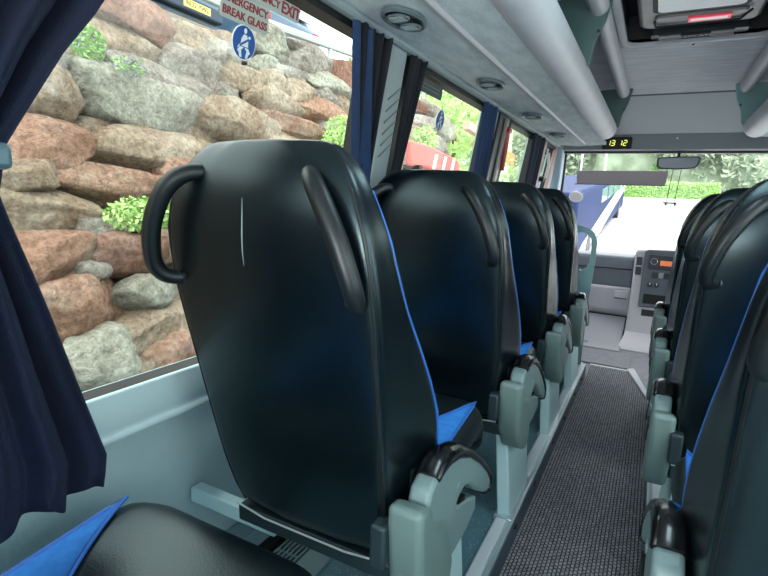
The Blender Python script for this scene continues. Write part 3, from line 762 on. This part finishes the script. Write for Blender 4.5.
curtain('side_curtain', 'blue curtain bunched at the front end of the middle side window',
        [(1.62, 2.385, 2.60, -.755), (1.24, 2.40, 2.60, -.80), (.78, 2.40, 2.62, -.86)], 3, .011, NAVYB)
curtain('side_curtain', 'dark blue curtain at the front end of the small third side window',
        [(1.62, 3.48, 3.86, -.755), (1.24, 3.48, 3.78, -.80), (.78, 3.48, 3.78, -.86)], 3, .011, NAVY)
# grooved pillar cover between the two curtains
t = thing('pillar_cover', 'pale grey grooved pillar cover between the black curtains', 'pillar', (0, 1.515, 0))
g = G(); slab(g, -.055, .055, .74, 1.62, .0, .03); g.build('cover', mat('pillar_pale', '#8d9899', .45), t, bevel=.012, seg=3)
g = G()
for k in range(6):
    z = 1.28+k*.035; x = WX(z)+.032
    g.tube([(x, -.03, z), (x+.005, .045, z+.05)], .003, 6)
g.build('groove_ribs', mat('groove_dark', '#6f7a7a', .5), t)
t = thing('pillar_cover', 'dark glossy pillar cover behind the red hammer', 'pillar', (0, 2.83, 0))
g = G(); slab(g, -.09, .12, .74, 1.62, .0, .014); g.build('cover', mat('pillar_dark', '#262b2d', .35), t, bevel=.008)
g = G(); slab(g, -.0, .05, .9, 1.60, .012, .03); g.build('cover_strip', mat('pillar_strip', '#8d8a80', .35), t, bevel=.008)
t = thing('emergency_hammer', 'red emergency hammer clipped to the pillar before the third side window', 'hammer', (WX(1.44)+.035, 2.89, 1.44))
G().tube([(.012, -.01, .11), (0.004, 0, .02), (-.012, .01, -.11)], .013, 10).build('hammer_grip', REDP, t, smooth=True)
G().tube([(.014, -.035, .105), (.014, .02, .105)], .015, 10).build('hammer_head', REDP, t, smooth=True)
g = G().box(-.012, .006, -.02, .02, -.05, .0); g.build('holder', mat('holder_red', '#7c1a24', .4), t, bevel=.004)

# ------------------------------------------------------------------ window stickers
def wbasis(y, z, off=-.028):
    return basis((0, 1, 0), (SL, 0, 1), (WX(z)+off, y, z))
def sign(name, label, cat, y, z, w, h, back, off=-.028, r=.006):
    t = thing(name, label, cat, (0, 0, 0))
    M = wbasis(y, z, off)
    g = G().prism(rrect(-w/2, w/2, -h/2, h/2, r), 2, -.0015, 0); g.xf(M); o = g.build('sticker', back, t)
    return t, M
t, M = sign('emergency_sign', 'small sticker reading EMERGENCY BREAK GLASS in red on pale green', 'sign', .903, 1.532, .145, .055, SIGNG)
text('EMERGENCY', .0235, M @ Matrix.Translation((0, .0125, .001)), SIGNRED, t, 'lettering', bold=.0004)
text('BREAK GLASS', .0225, M @ Matrix.Translation((0, -.0125, .001)), SIGNRED, t, 'lettering', bold=.0004)
t, M = sign('exit_sign', 'pale green sticker with EMERGENCY EXIT in bold red at the window top', 'sign', .985, 1.577, .19, .034, SIGNG)
text('EMERGENCY', .0235, M @ Matrix.Translation((-.046, 0, .001)), SIGNRED, t, 'lettering', bold=.0004)
text('EXIT', .034, M @ Matrix.Translation((.062, 0, .001)), SIGNRED, t, 'lettering', bold=.0008)
def belt_sign(label, y, z, r):
    t = thing('seat_belt_sign', label, 'sign', (0, 0, 0), 0, 'round seat belt stickers')
    M = wbasis(y, z)
    n = 40
    def circ(R, a, b): 
        g = G(); g.loft([[(R*math.cos(2*PI*k/n), R*math.sin(2*PI*k/n), zz) for k in range(n)] for zz in (a, b)]); return g.xf(M)
    circ(r, -.0015, 0).build('white_rim', WHITE, t)
    circ(r*.94, 0, .0008).build('blue_disc', SIGNBLUE, t)
    g = G(); k_ = r
    g.add([(k_*.13*math.cos(2*PI*i/16), k_*(.66+.16*math.sin(2*PI*i/16)), .0016) for i in range(16)], [tuple(range(16))])
    g.add([(x*k_, y_*k_, .0016) for x, y_ in ((-.12, .45), (.14, .45), (.30, .2), (.34, -.22), (-.34, -.22), (-.28, .2))], [(0, 1, 2, 3, 4, 5)])
    for e in (-1, 1):
        g.add([(x*k_*e, y_*k_, .0016) for x, y_ in ((.02, -.27), (.36, -.27), (.56, -.52), (.42, -.62))], [(0, 1, 2, 3)])
        g.add([(x*k_*e, y_*k_, .0018) for x, y_ in ((.24, -.40), (.46, -.48), (.34, -.86), (.14, -.86))], [(0, 1, 2, 3)])
    g.xf(M); g.build('seated_figure', mat('figure_white', '#d5dfdf', .6), t)
    g = G(); g.add([(x*k_, y_*k_, .0022) for x, y_ in ((.34, .34), (.42, .24), (-.52, -.38), (-.6, -.28))], [(0, 1, 2, 3)])
    g.xf(M); g.build('belt_stripe', SIGNBLUE, t)
    g = G(); g.add([(x*k_, y_*k_, .0026) for x, y_ in ((.34, .46), (.48, .36), (.36, .24), (.22, .34))], [(0, 1, 2, 3)]).add([(x*k_, y_*k_, .0026) for x, y_ in ((-.5, -.22), (-.36, -.12), (-.46, -.32), (-.62, -.42))], [(0, 1, 2, 3)])
    g.xf(M); g.build('belt_ends', mat('figure_white', '#d5dfdf', .6), t)
belt_sign('large round blue seat belt sticker on the first window below the red lettering', .906, 1.472, .036)
belt_sign('round blue seat belt sticker on the middle side window', 2.06, 1.478, .042)
belt_sign('round blue seat belt sticker on the small third side window', 3.07, 1.413, .042)
t, M = sign('window_plate', 'dark grey label plate across the upper corner of the middle side window', 'sign', 1.90, 1.572, .26, .045, mat('plate_dark_grey', '#3c4644', .5), r=.012)
g = G().box(-.10, .10, .008, .011, .0002, .001).box(-.10, .10, -.006, -.003, .0002, .001); g.xf(M); g.build('plate_lines', mat('plate_line', '#6d7a76', .5), t)

# ------------------------------------------------------------------ outside
# ground
gx0, gx1 = -60, 60
g = G()
Yg = [(-40, -.85), (12, -.85), (45, 2.0), (60, 3.2), (140, 6)]
rows = [[(x, y, z) for x in (gx0, -2.5, 14, gx1)] for y, z in Yg]
g.loft(rows, closed=False); g.build('ground', ROAD, kind='structure')
def rx(z): return -2.6-.36*z
# earth bank behind the boulders and the terrace above
g = G(); prof = [(-1.9, -1.0), (rx(-.85)-.38, -.85), (rx(2.35)-.38, 2.35), (-4.9, 3.02), (-5.4, 3.22), (-30, 3.6), (-30, -1.2)]
g.prism(prof, 1, -6, 9.0); g.build('ground_bank', EARTH, kind='structure')
# rubble filling between boulders (uncountable)
def rock_geo(sx, sy, sz, seed, sub=3, facets=11):
    rnd = random.Random(seed)
    bm = bmesh.new(); bmesh.ops.create_icosphere(bm, subdivisions=sub, radius=1)
    planes = []
    for _ in range(facets):
        v = Vector((rnd.gauss(0, 1), rnd.gauss(0, 1), rnd.gauss(0, 1))).normalized(); planes.append((v, rnd.uniform(.62, .86)))
    off = Vector((rnd.uniform(0, 50), rnd.uniform(0, 50), rnd.uniform(0, 50)))
    for v in bm.verts:
        p = v.co.copy()
        q = p.copy(); m = (abs(q.x)**6+abs(q.y)**6+abs(q.z)**6)**(1/6); q = q/m
        for nn, d in planes:
            k = q.dot(nn)
            if k > d*1.12: q -= nn*(k-d*1.12)*.92
        q += q.normalized()*(.08*noise.noise(q*1.6+off)+.08*noise.noise(q*3.5+off)+.06*abs(noise.noise(q*8+off))+.035*noise.noise(q*18+off))
        v.co = Vector((q.x*sx, q.y*sy, q.z*sz))
    V = [tuple(v.co) for v in bm.verts]; F = [tuple(x.index for x in f.verts) for f in bm.faces]; bm.free()
    return V, F
g = G(); rr = random.Random(3)
for i in range(420):
    z = rr.uniform(-.5, 2.5); y = rr.uniform(.6, 8.9); s_ = rr.uniform(.06, .17)
    V, F = rock_geo(s_*.7, s_*rr.uniform(1, 1.8), s_, i, 2, 6)
    dx = rx(z)-.27
    g.add([(x+dx, yy+y, zz+z) for x, yy, zz in V], F)
rb = g.build('rubble', ROCK[0], smooth=True, angle=60); rb['kind'] = 'stuff'; rb['label'] = 'small stones and rubble packed between the boulders of the retaining wall'; rb['category'] = 'rubble'
TAB = [
(2.65,2.36,0.68,0.34,10,3,'brown boulder at the top edge of the picture, left of the blue van'),
(3.20,2.37,0.75,0.22,0,0,'long tan boulder directly below the blue van'),
(2.60,2.13,0.71,0.26,10,0,'wide tan boulder under the topmost brown one, scored with pale lines'),
(3.07,2.11,0.57,0.28,5,2,'rounded grey boulder below the long tan one under the van'),
(2.18,1.90,0.36,0.19,5,0,'small flat tan boulder just under the purple flowering plant'),
(2.62,1.94,0.59,0.19,10,2,'long flat greyish boulder above the largest pale green one'),
(2.99,1.92,0.37,0.22,10,2,'sloping grey boulder right of the long flat one, upper middle of wall'),
(3.38,1.98,0.44,0.23,0,2,'squarish grey boulder below the round seat belt sticker, to its left'),
(1.91,1.67,0.32,0.29,0,0,'tan boulder beside the navy curtain edge, left of the biggest boulder'),
(2.48,1.72,1.02,0.36,3,4,'largest pale greenish boulder with a ragged top, upper centre of wall'),
(3.41,1.76,0.92,0.33,0,0,'tan block boulder right of the largest pale greenish one'),
(1.76,1.38,0.50,0.30,5,1,'pinkish wedge-topped boulder against the curtain, beside the long flat block'),
(2.50,1.41,1.10,0.29,0,0,'long rectangular tan block directly below the largest pale boulder'),
(1.60,1.18,0.36,0.21,0,0,'small tan boulder by the curtain below the pinkish wedge one'),
(2.12,1.17,0.79,0.21,2,1,'flat pink slab running left of the first seat handle'),
(3.41,2.28,0.35,0.21,0,2,'little grey boulder left of the top of the blue sticker'),
(3.59,2.14,0.54,0.26,5,0,'tan boulder directly behind the blue seat belt sticker'),
(1.73,1.00,0.68,0.23,8,0,'long low tan boulder above the big pink one by the curtain'),
(1.59,0.75,0.51,0.29,-12,1,'slanted pink boulder against the curtain at mid height'),
(1.99,0.87,0.31,0.16,0,2,'small grey boulder left of the green weed clump'),
(2.08,0.72,0.47,0.29,0,3,'red-brown boulder just left of the first seat grab handle'),
(1.79,0.65,0.23,0.13,8,2,'smallest grey boulder perched above the large pink one'),
(1.71,0.44,0.57,0.38,-8,1,'large jagged pink boulder low beside the curtain'),
(2.17,0.48,0.49,0.23,5,4,'pale greenish boulder below the first seat handle'),
(2.10,0.26,0.61,0.29,-22,0,'tilted tan boulder next to the seat back, low in the wall'),
(1.69,0.16,0.41,0.32,-15,4,'pale aqua boulder near the window sill by the curtain'),
(2.21,0.09,0.53,0.22,-14,1,'pinkish boulder just above the sill beside the seat back'),
(1.93,-0.00,0.45,0.17,-12,0,'lowest tan boulder resting at the window sill line'),
(3.99,1.94,0.74,0.30,3,0,'rounded tan boulder right of the tan block, above the first seat top'),
(3.61,1.75,0.59,0.26,0,0,'tan boulder peeking over the top left of the first seat'),
(4.78,2.03,1.01,0.30,3,1,'pink boulder over the first seat near its right side'),
(4.32,1.79,1.11,0.22,3,1,'long pink boulder partly hidden by the top of the first seat'),
(5.52,2.62,0.72,0.36,0,3,'dark red-brown boulder near the blue curtain, top right of first window'),
(4.52,2.20,0.51,0.28,0,0,'yellowish boulder in the middle right of the first window'),
(4.93,2.55,0.76,0.36,10,2,'pale grey boulder left of the dark red-brown one'),
(5.20,2.40,0.91,0.23,5,4,'flat pale boulder under the dark red-brown one'),
(5.00,2.24,0.59,0.25,0,2,'grey boulder above the pink one at right of the first window'),
(5.42,2.18,0.50,0.38,0,0,'tan boulder touching the blue curtain edge'),
(4.05,2.33,0.51,0.20,0,4,'flat pale boulder just right of the blue sticker'),
(4.47,2.35,0.43,0.14,0,2,'thin grey boulder between the flat pale one and the pale grey one'),
(4.08,2.18,0.54,0.27,0,0,'tan boulder with a bluish lower edge right of the sticker'),
(4.21,2.59,0.68,0.34,10,4,'pale rough boulder right under the EXIT sticker'),
(3.71,2.40,0.43,0.21,10,0,'tan boulder hidden mostly behind the seat belt sticker top'),
(2.69,1.22,0.39,0.29,0,1,'pink boulder just above the first seat left handle'),
(4.11,1.54,0.83,0.34,0,0,'tan boulder right behind the first seat head'),
(4.96,1.82,0.65,0.35,0,2,'grey boulder at right behind the green weeds over the first seat'),
(1.91,1.87,0.28,0.20,0,2,'small grey boulder left of the purple flowering plant'),
(1.67,1.68,0.29,0.28,0,0,'tan boulder hidden mostly behind the upper navy curtain'),
(1.43,0.13,0.19,0.23,0,1,'small pink boulder behind the curtain near the sill'),
(4.96,2.68,1.05,0.25,8,2,'long grey boulder along the wall top beneath the guard rail'),
(6.85,1.60,1.09,0.51,0,0,'tan boulder under the red barrier in the middle side window'),
(7.84,2.64,0.99,0.27,0,3,'reddish boulder near the dark window plate'),
(8.67,2.66,1.29,0.35,5,2,'grey boulder left of the sticker in the middle side window'),
(8.00,2.34,0.94,0.28,0,2,'grey boulder above the barrier, lower left of the sticker'),
(9.23,2.41,1.80,0.40,5,4,'long pale boulder behind the sticker of the middle side window'),
(7.27,2.08,0.64,0.29,0,0,'tan boulder behind the left end of the red barrier'),
(8.60,2.05,1.27,0.29,5,2,'grey boulder behind the right end of the red barrier'),
(7.82,2.85,0.63,0.29,0,0,'tan boulder topmost below the window plate'),
(8.00,2.10,0.94,0.31,0,2,'grey boulder just above the middle of the red barrier'),
(6.84,2.07,0.58,0.49,0,4,'pale boulder beside the black curtain of the middle window'),
]
for i, (y, z, w, h, rot, c, lab) in enumerate(TAB):
    if y > 7.5: w *= .72; h *= .9; y = 7.2+(y-7.2)*.85
    d = min(.42, max(.2, .55*h+.1))
    V, F = rock_geo(d*.62, w*.545, h*.55, 100+i, 4 if w > .3 else 3)
    o = G().add(V, F).build('boulder', ROCK[c], smooth=True, angle=180)
    o.location = (rx(z)-.02*((i*7) % 5-2)-.46*d, y, z); o.rotation_euler = (math.radians(-rot*.8), 0, 0)
    tag(o, lab, 'rock', 'boulders of the retaining wall')

# plants on the wall
def leaves(n, rad, seed, size, m=None, squash=(1, 1, 1)):
    rnd = random.Random(seed); g = G()
    for _ in range(n):
        d = Vector((rnd.gauss(0, 1), rnd.gauss(0, 1), rnd.gauss(0, 1))).normalized()*rad*rnd.random()**.4
        d = Vector((d.x*squash[0], d.y*squash[1], d.z*squash[2]))
        a = Vector((rnd.gauss(0, 1), rnd.gauss(0, 1), rnd.gauss(0, 1))).normalized(); b = a.orthogonal().normalized()
        s1 = size*rnd.uniform(.6, 1.4); s2 = s1*.5
        g.add([d-a*s1, d+b*s2, d+a*s1, d-b*s2], [(0, 1, 2, 3)])
    return g
def shrub(label, loc, rad, sq, m, n=700, size=.018, flowers=0, seed=1):
    t = thing('wall_plant', label, 'plant', loc)
    leaves(n, rad, seed, size, squash=sq).build('foliage', m, t)
    G().tube([(-.1, 0, -rad*sq[2]*.8), (0, 0, 0), (.02, .02, rad*sq[2]*.5)], .006, 6).build('stem', BARK, t)
    if flowers: leaves(flowers, rad*1.05, seed+5, size*.7, squash=sq).build('flowers', FLOWER, t)
shrub('bright green weed clump growing left of the first seat handle', (rx(.97)+.12, 2.14, .985), .2, (.6, 1.25, .55), LEAF3, 1500, .016)
shrub('green weeds sprouting behind the top right of the first seat', (rx(1.75)+.2, 4.75, 1.72), .32, (.6, .9, .9), LEAF3, 1500, .02, seed=2)
shrub('green plant with a few purple flowers high by the curtain', (rx(2.05)+.08, 2.12, 2.02), .13, (.6, .9, .9), LEAF, 700, .014, 60, seed=3)
shrub('small purple flowering plant between two boulders near the wall top', (rx(1.88)+.1, 2.34, 1.93), .10, (.6, 1.5, .6), LEAF, 260, .011, 170, seed=4)
shrub('green weeds beside the black curtain of the middle window', (rx(1.9)+.2, 7.0, 1.98), .3, (.6, .8, .8), LEAF3, 700, .03, seed=5)

# red and white barrier
t = thing('road_barrier', 'red plastic barrier with white diagonal stripes seen through the middle side window', 'barrier', (-2.95, 7.35, 1.70))
G().prism([(-1.15, -.12), (.75, -.12), (.72, .06), (.5, .12), (-.6, .20), (-1.15, .20)], 0, -.05, .05).build('panel', mat('barrier_red', '#cf5a55', .6), t, bevel=.03)
for k in range(3):
    y = -.45+k*.36
    G().prism([(y, -.11), (y+.09, -.11), (y+.18, .10), (y+.09, .10)], 0, .05, .058).build('white_stripe', WHITE, t)
for y in (-1.0, .6): G().box(-.12, .12, y-.05, y+.05, -.2, -.1).build('foot', SEAM, t)

# guard rail on the terrace
t = thing('guard_rail', 'thin pale metal guard rail along the top of the bank behind the EXIT sticker', 'railing', (-4.0, 0, 0))
G().tube([(0, 2.0, 2.93), (0, 4.39, 2.95), (0, 6.5, 3.11), (0, 8.9, 3.2)], .05, 8).build('top_rail', mat('galvanised', '#b9c4c4', .4, metal=0), t, smooth=True)
for y, z in ((2.6, 2.94), (5.88, 3.07), (8.9, 3.2)): G().tube([(0, y, 2.2), (0, y, z)], .03, 8).build('post', mat('galvanised', '#b9c4c4', .4), t, smooth=True)

# parked cars on the terrace
def car(label, loc, m, plate=None, rz=0):
    t = thing('parked_car', label, 'car', loc, rz)
    body = [(-4.2, .3), (-4.2, .8), (-3.9, .98), (-3.0, 1.08), (-2.5, 1.55), (-.6, 1.6), (-.12, 1.1), (0, 1.0), (.03, .55), (0, .28)]
    b = G().prism(body, 1, -.87, .87).build('body', m, t, bevel=.07, seg=3)
    G().prism([(-.13, 1.14), (-.55, 1.52), (-.50, 1.54), (-.06, 1.12)], 1, -.68, .68).build('rear_window', CARGLASS, t)
    G().box(-2.4, -.8, .86, .885, 1.08, 1.45).build('side_window', CARGLASS, t); G().box(-2.4, -.8, -.885, -.86, 1.08, 1.45).build('side_window', CARGLASS, t)
    G().box(-.1, .09, -.86, .86, .30, .50).build('bumper', mat('bumper_dark', '#26384a', .5), t, bevel=.03)
    for e in (-1, 1):
        G().box(-.06, .04, min(e*.62, e*.86), max(e*.62, e*.86), .78, .96).build('tail_light', mat('tail_red', '#a01f26', .3), t, bevel=.02)
    for x in (-3.4, -.75):
        for e in (-1, 1):
            w = G().cyl((x, e*.78, .3), (0, 1, 0), .31, .2, 24).build('wheel', SEAM, t, bevel=.03)
            G().cyl((x, e*.885, .3), (0, 1, 0), .18, .02, 16).build('hub', CHROME, w)
    if plate:
        M = basis((0, 1, 0), (0, 0, 1), (.098, plate[1], plate[2]))
        g = G().box(-.235, .235, -.05, .05, -.006, .0); g.xf(M); p = g.build('number_plate', mat('plate_yellow', '#d7c873', .5), t)
        text(plate[0], .088, M @ Matrix.Translation((0, 0, .002)), SEAM, p, 'plate_lettering', bold=.001)
    return t
car('blue car parked on the bank above, yellow plate in view at the top edge', (-6.0, 5.06, 3.22), mat('car_blue', '#3f6f93', .3, coat=.5), ('RE22 YWL', .38, .40))
car('second dark blue car on the bank, behind the guard rail', (-6.2, 7.9, 3.22), mat('car_navy', '#31506c', .3, coat=.5))

# trees
def tree(label, loc, rad, sq, trunk, m, n=2600, size=.09, seed=1, group=None):
    t = thing('tree', label, 'tree', loc, 0, group)
    rnd = random.Random(seed); g = G()
    for k in range(7):
        off = Vector((rnd.uniform(-.6, .6)*rad*sq[0], rnd.uniform(-.6, .6)*rad*sq[1], trunk+rad*sq[2]*rnd.uniform(-.5, .6)))
        gg = leaves(n//7, rad*.6, seed*10+k, size, squash=sq); g.add([(x+off.x, y+off.y, z+off.z) for x, y, z in gg.v], gg.f)
    g.build('foliage', m, t)
    if rad > 3.5:
        V, F = rock_geo(rad*sq[0]*.95, rad*sq[1]*.8, rad*sq[2]*.95, seed, 3, 4)
        G().add([(x, y+.5, z+trunk) for x, y, z in V], F).build('inner_foliage', LEAFC, t, smooth=True, angle=180)
    G().tube([(0, 0, -.3), (.05, 0, trunk*.5), (0, .1, trunk)], [rad*.07, rad*.05, rad*.03], 8).build('trunk', BARK, t)
    return t
tree('leafy tree rising above the boulders in the middle side window', (-4.4, 11.6, .0), 1.8, (1, 1.1, 1.5), 2.6, LEAF3, 3000, .07, 1)
tree('taller light green tree behind the leafy one in the middle window', (-7.4, 15.2, .2), 2.6, (1, 1.2, 1.4), 3.4, LEAF, 3500, .09, 2)
tree('slim pale tree low at the right of the middle side window', (-4.0, 13.4, -.5), 1.0, (.8, 1, 1.2), 1.4, LEAF, 2000, .06, 3)
tree('light green tree beyond the guard rail near the blue curtain', (-11.5, 17.5, 3.0), 2.2, (1, 1, 1), 1.6, LEAF3, 3000, .1, 4)
# wooden gate posts seen behind the sticker
t = thing('wooden_arch', 'pale timber frame of white posts with a pinkish cross beam by the trees', 'timber frame', (-3.0, 9.5, 1.5))
for y in (0, .7): G().box(-.05, .05, y-.07, y+.07, -.6, .8).build('post', WHITE, t)
G().hexa([(-.06, -1.0, .85), (.06, -1.0, .85), (-.06, 1.0, .72), (.06, 1.0, .72), (-.06, -1.0, .98), (.06, -1.0, .98), (-.06, 1.0, .85), (.06, 1.0, .85)]).build('beam', mat('timber_pink', '#bfa294', .7), t)

# building through the third side window
t = thing('roadside_building', 'pale building with orange-brown fascia seen through the third side window', 'building', (-9.5, 33, 0))
G().box(-5, -.6, -4, 6, -1, 4.0).build('wall', mat('bld_pale', '#b7cfca', .8), t)
G().box(-5.3, -.4, -4.4, 6.3, 4.0, 4.8).build('fascia', mat('bld_orange', '#b98a5a', .7), t)
G().box(-5, -.6, -4, 6, 4.8, 7.2).build('upper_wall', mat('bld_tan', '#c3b9a0', .8), t)
G().box(-4.5, -1.2, -4.06, -4, .2, 2.6).build('shop_window', mat('bld_glass', '#3c6269', .15), t)

# dark blue coach ahead on the left
t = thing('parked_coach', 'dark blue parked coach with a white swoosh ahead on the left, beyond the windscreen', 'coach', (-1.8, 14.2, -.65))
t.rotation_euler = (math.radians(4.93), 0, 0)
G().prism([(-2.45, .3), (0, .3), (0, 2.0), (-.08, 2.15), (-2.37, 2.15), (-2.45, 2.0)], 1, 0, 19).build('body', mat('coach_blue', '#142450', .6, col2='#1b2d5e', nscale=1, spec=.2), t, bevel=.05)
G().add([(.012, 0, .3), (.012, 1.5, .62), (.012, 8, 1.12), (.012, 18.9, 1.95), (.012, 18.9, 1.25), (.012, 10, .62), (.012, 6.5, .32)], [(0, 1, 6), (1, 2, 5, 6), (2, 3, 4, 5)]).build('white_swoosh', mat('swoosh_white', '#d6dde6', .5), t)
for k in range(5): G().box(.0, .014, 6+k*2.5, 8.1+k*2.5, 1.45, 1.95).build('window', mat('coach_glass', '#6f86a8', .1), t)
for y in (3.0, 15.5):
    w = G().cyl((-.12, y, .3), (1, 0, 0), .45, .3, 24).build('wheel', SEAM, t)
# hedge, grass, kerb, trees beyond the road end
tag(G().prism([(-1.3, 12), (-1.1, 12), (-1.35, 44), (-1.7, 44)], 2, 0, .01).build('kerb_marking', WHITE), 'pale kerb strip beside the dark blue coach', 'kerb')
bpy.data.objects['kerb_marking'].location = (0, 0, 0)
me = bpy.data.objects['kerb_marking'].data
for v in me.vertices: v.co.z += -.85+(v.co.y-12)*.0864+.01
t = thing('hedge', 'trimmed bright green hedge across the far end of the road', 'hedge', (0, 46, 2.0))
hg = G(); rnd = random.Random(9)
for _ in range(9000):
    d = Vector((rnd.uniform(-6, 4.0), rnd.uniform(-.3, .8), rnd.uniform(-.2, 1.35)))
    a = Vector((rnd.gauss(0, 1), rnd.gauss(0, 1), rnd.gauss(0, 1))).normalized(); b = a.orthogonal().normalized()
    hg.add([d-a*.09, d+b*.05, d+a*.09, d-b*.05], [(0, 1, 2, 3)])
hg.build('foliage', LEAF3, t)
G().box(-6, 4, 0, .6, -.2, 1.2).build('hedge_core', LEAF, t)
G().box(4.2, 16, -.2, .6, -.6, .75).build('dark_fence', mat('fence_grey', '#6c7074', .7), t)
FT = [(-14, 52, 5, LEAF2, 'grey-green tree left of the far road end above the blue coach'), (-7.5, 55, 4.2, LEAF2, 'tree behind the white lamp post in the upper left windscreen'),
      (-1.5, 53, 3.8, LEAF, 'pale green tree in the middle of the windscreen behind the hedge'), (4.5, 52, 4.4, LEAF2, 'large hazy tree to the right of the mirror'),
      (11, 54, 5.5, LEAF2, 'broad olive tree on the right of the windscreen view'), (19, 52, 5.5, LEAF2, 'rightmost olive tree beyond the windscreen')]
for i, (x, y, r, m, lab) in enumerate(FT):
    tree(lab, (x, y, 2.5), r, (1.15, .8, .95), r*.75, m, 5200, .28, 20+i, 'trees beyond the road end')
t = thing('street_lamp', 'white street lamp with curved arm seen through the upper windscreen', 'street lamp', (-3.6, 40, 1.6))
G().tube([(0, 0, 0), (0, 0, 4.2)], .07, 8).build('pole', WHITE, t, smooth=True)
G().tube([(0, 0, 4.2), (.0, 0, 4.5), (-.3, 0, 4.8), (-.8, 0, 4.75)], .06, 8).build('arm', WHITE, t, smooth=True)
for x in (-7.2, -5.2):
    t = thing('flag_pole', 'plain white pole left of the curved street lamp' if x > -6 else 'white pole farthest left in the windscreen view', 'pole', (x, 40, 1.6))
    G().tube([(0, 0, 0), (0, 0, 6)], [.06, .045], 8).build('shaft', WHITE, t, smooth=True)

# ------------------------------------------------------------------ light
w = bpy.data.worlds.new('World'); bpy.context.scene.world = w; w.use_nodes = True
nt = w.node_tree; bg = nt.nodes['Background']; bg.inputs['Color'].default_value = (.92, .975, 1.0, 1); bg.inputs['Strength'].default_value = 3.6
def area(name, loc, rot, sx, sy, e, col=(1, 1, 1)):
    l = bpy.data.lights.new(name, 'AREA'); l.shape = 'RECTANGLE'; l.size = sx; l.size_y = sy; l.energy = e; l.color = col
    o = bpy.data.objects.new(name, l); C.objects.link(o); o.location = loc; o.rotation_euler = rot; return o
s_ = bpy.data.lights.new('sun', 'SUN'); s_.energy = 3.8; s_.angle = .9; s_.color = (1, .97, .92)
so = bpy.data.objects.new('sun', s_); C.objects.link(so); so.rotation_euler = (math.radians(30), math.radians(25), 0)
TEAL = (.68, .92, 1)
# unseen fill lights added to brighten the cabin
area('rear_window_fill', (.05, BACK-.02, 1.35), (math.radians(90), 0, 0), 1.5, .75, 17, (.72, .93, 1))  # area light added at the unseen rear window for the seat backs
area('fill_right', (.9, .6, 1.25), (0, math.radians(78), 0), .7, 2.0, 8, TEAL)  # added side fill, not a fitted lamp
area('fill_mid', (.06, 1.2, 1.93), (0, 0, 0), .3, .6, 4, TEAL)  # added overhead fill, not a fitted lamp

area('fill_up', (-.1, -.7, .95), (math.radians(143), 0, 0), .5, .5, 20, (.97, 1, 1))  # fill added behind the camera to lift the ceiling
# ------------------------------------------------------------------ camera
cam = bpy.data.cameras.new('cam'); co = bpy.data.objects.new('cam', cam); C.objects.link(co)
F = 510.0
Yv = Vector((273, 78, -F)).normalized(); Xv = Vector((957, -132, F)); Xv = (Xv-Yv*Xv.dot(Yv)).normalized(); Zv = Xv.cross(Yv)
M = Matrix((Xv, Yv, Zv)).to_4x4(); M.translation = Vector((0, 0, 1.15))
co.matrix_world = M
cam.sensor_width = 36; cam.lens = F/768*36; cam.clip_start = .02; cam.clip_end = 400
bpy.context.scene.camera = co
vs = bpy.context.scene.view_settings
vs.view_transform = 'Standard'; vs.look = 'None'; vs.exposure = .18; vs.gamma = 1.0
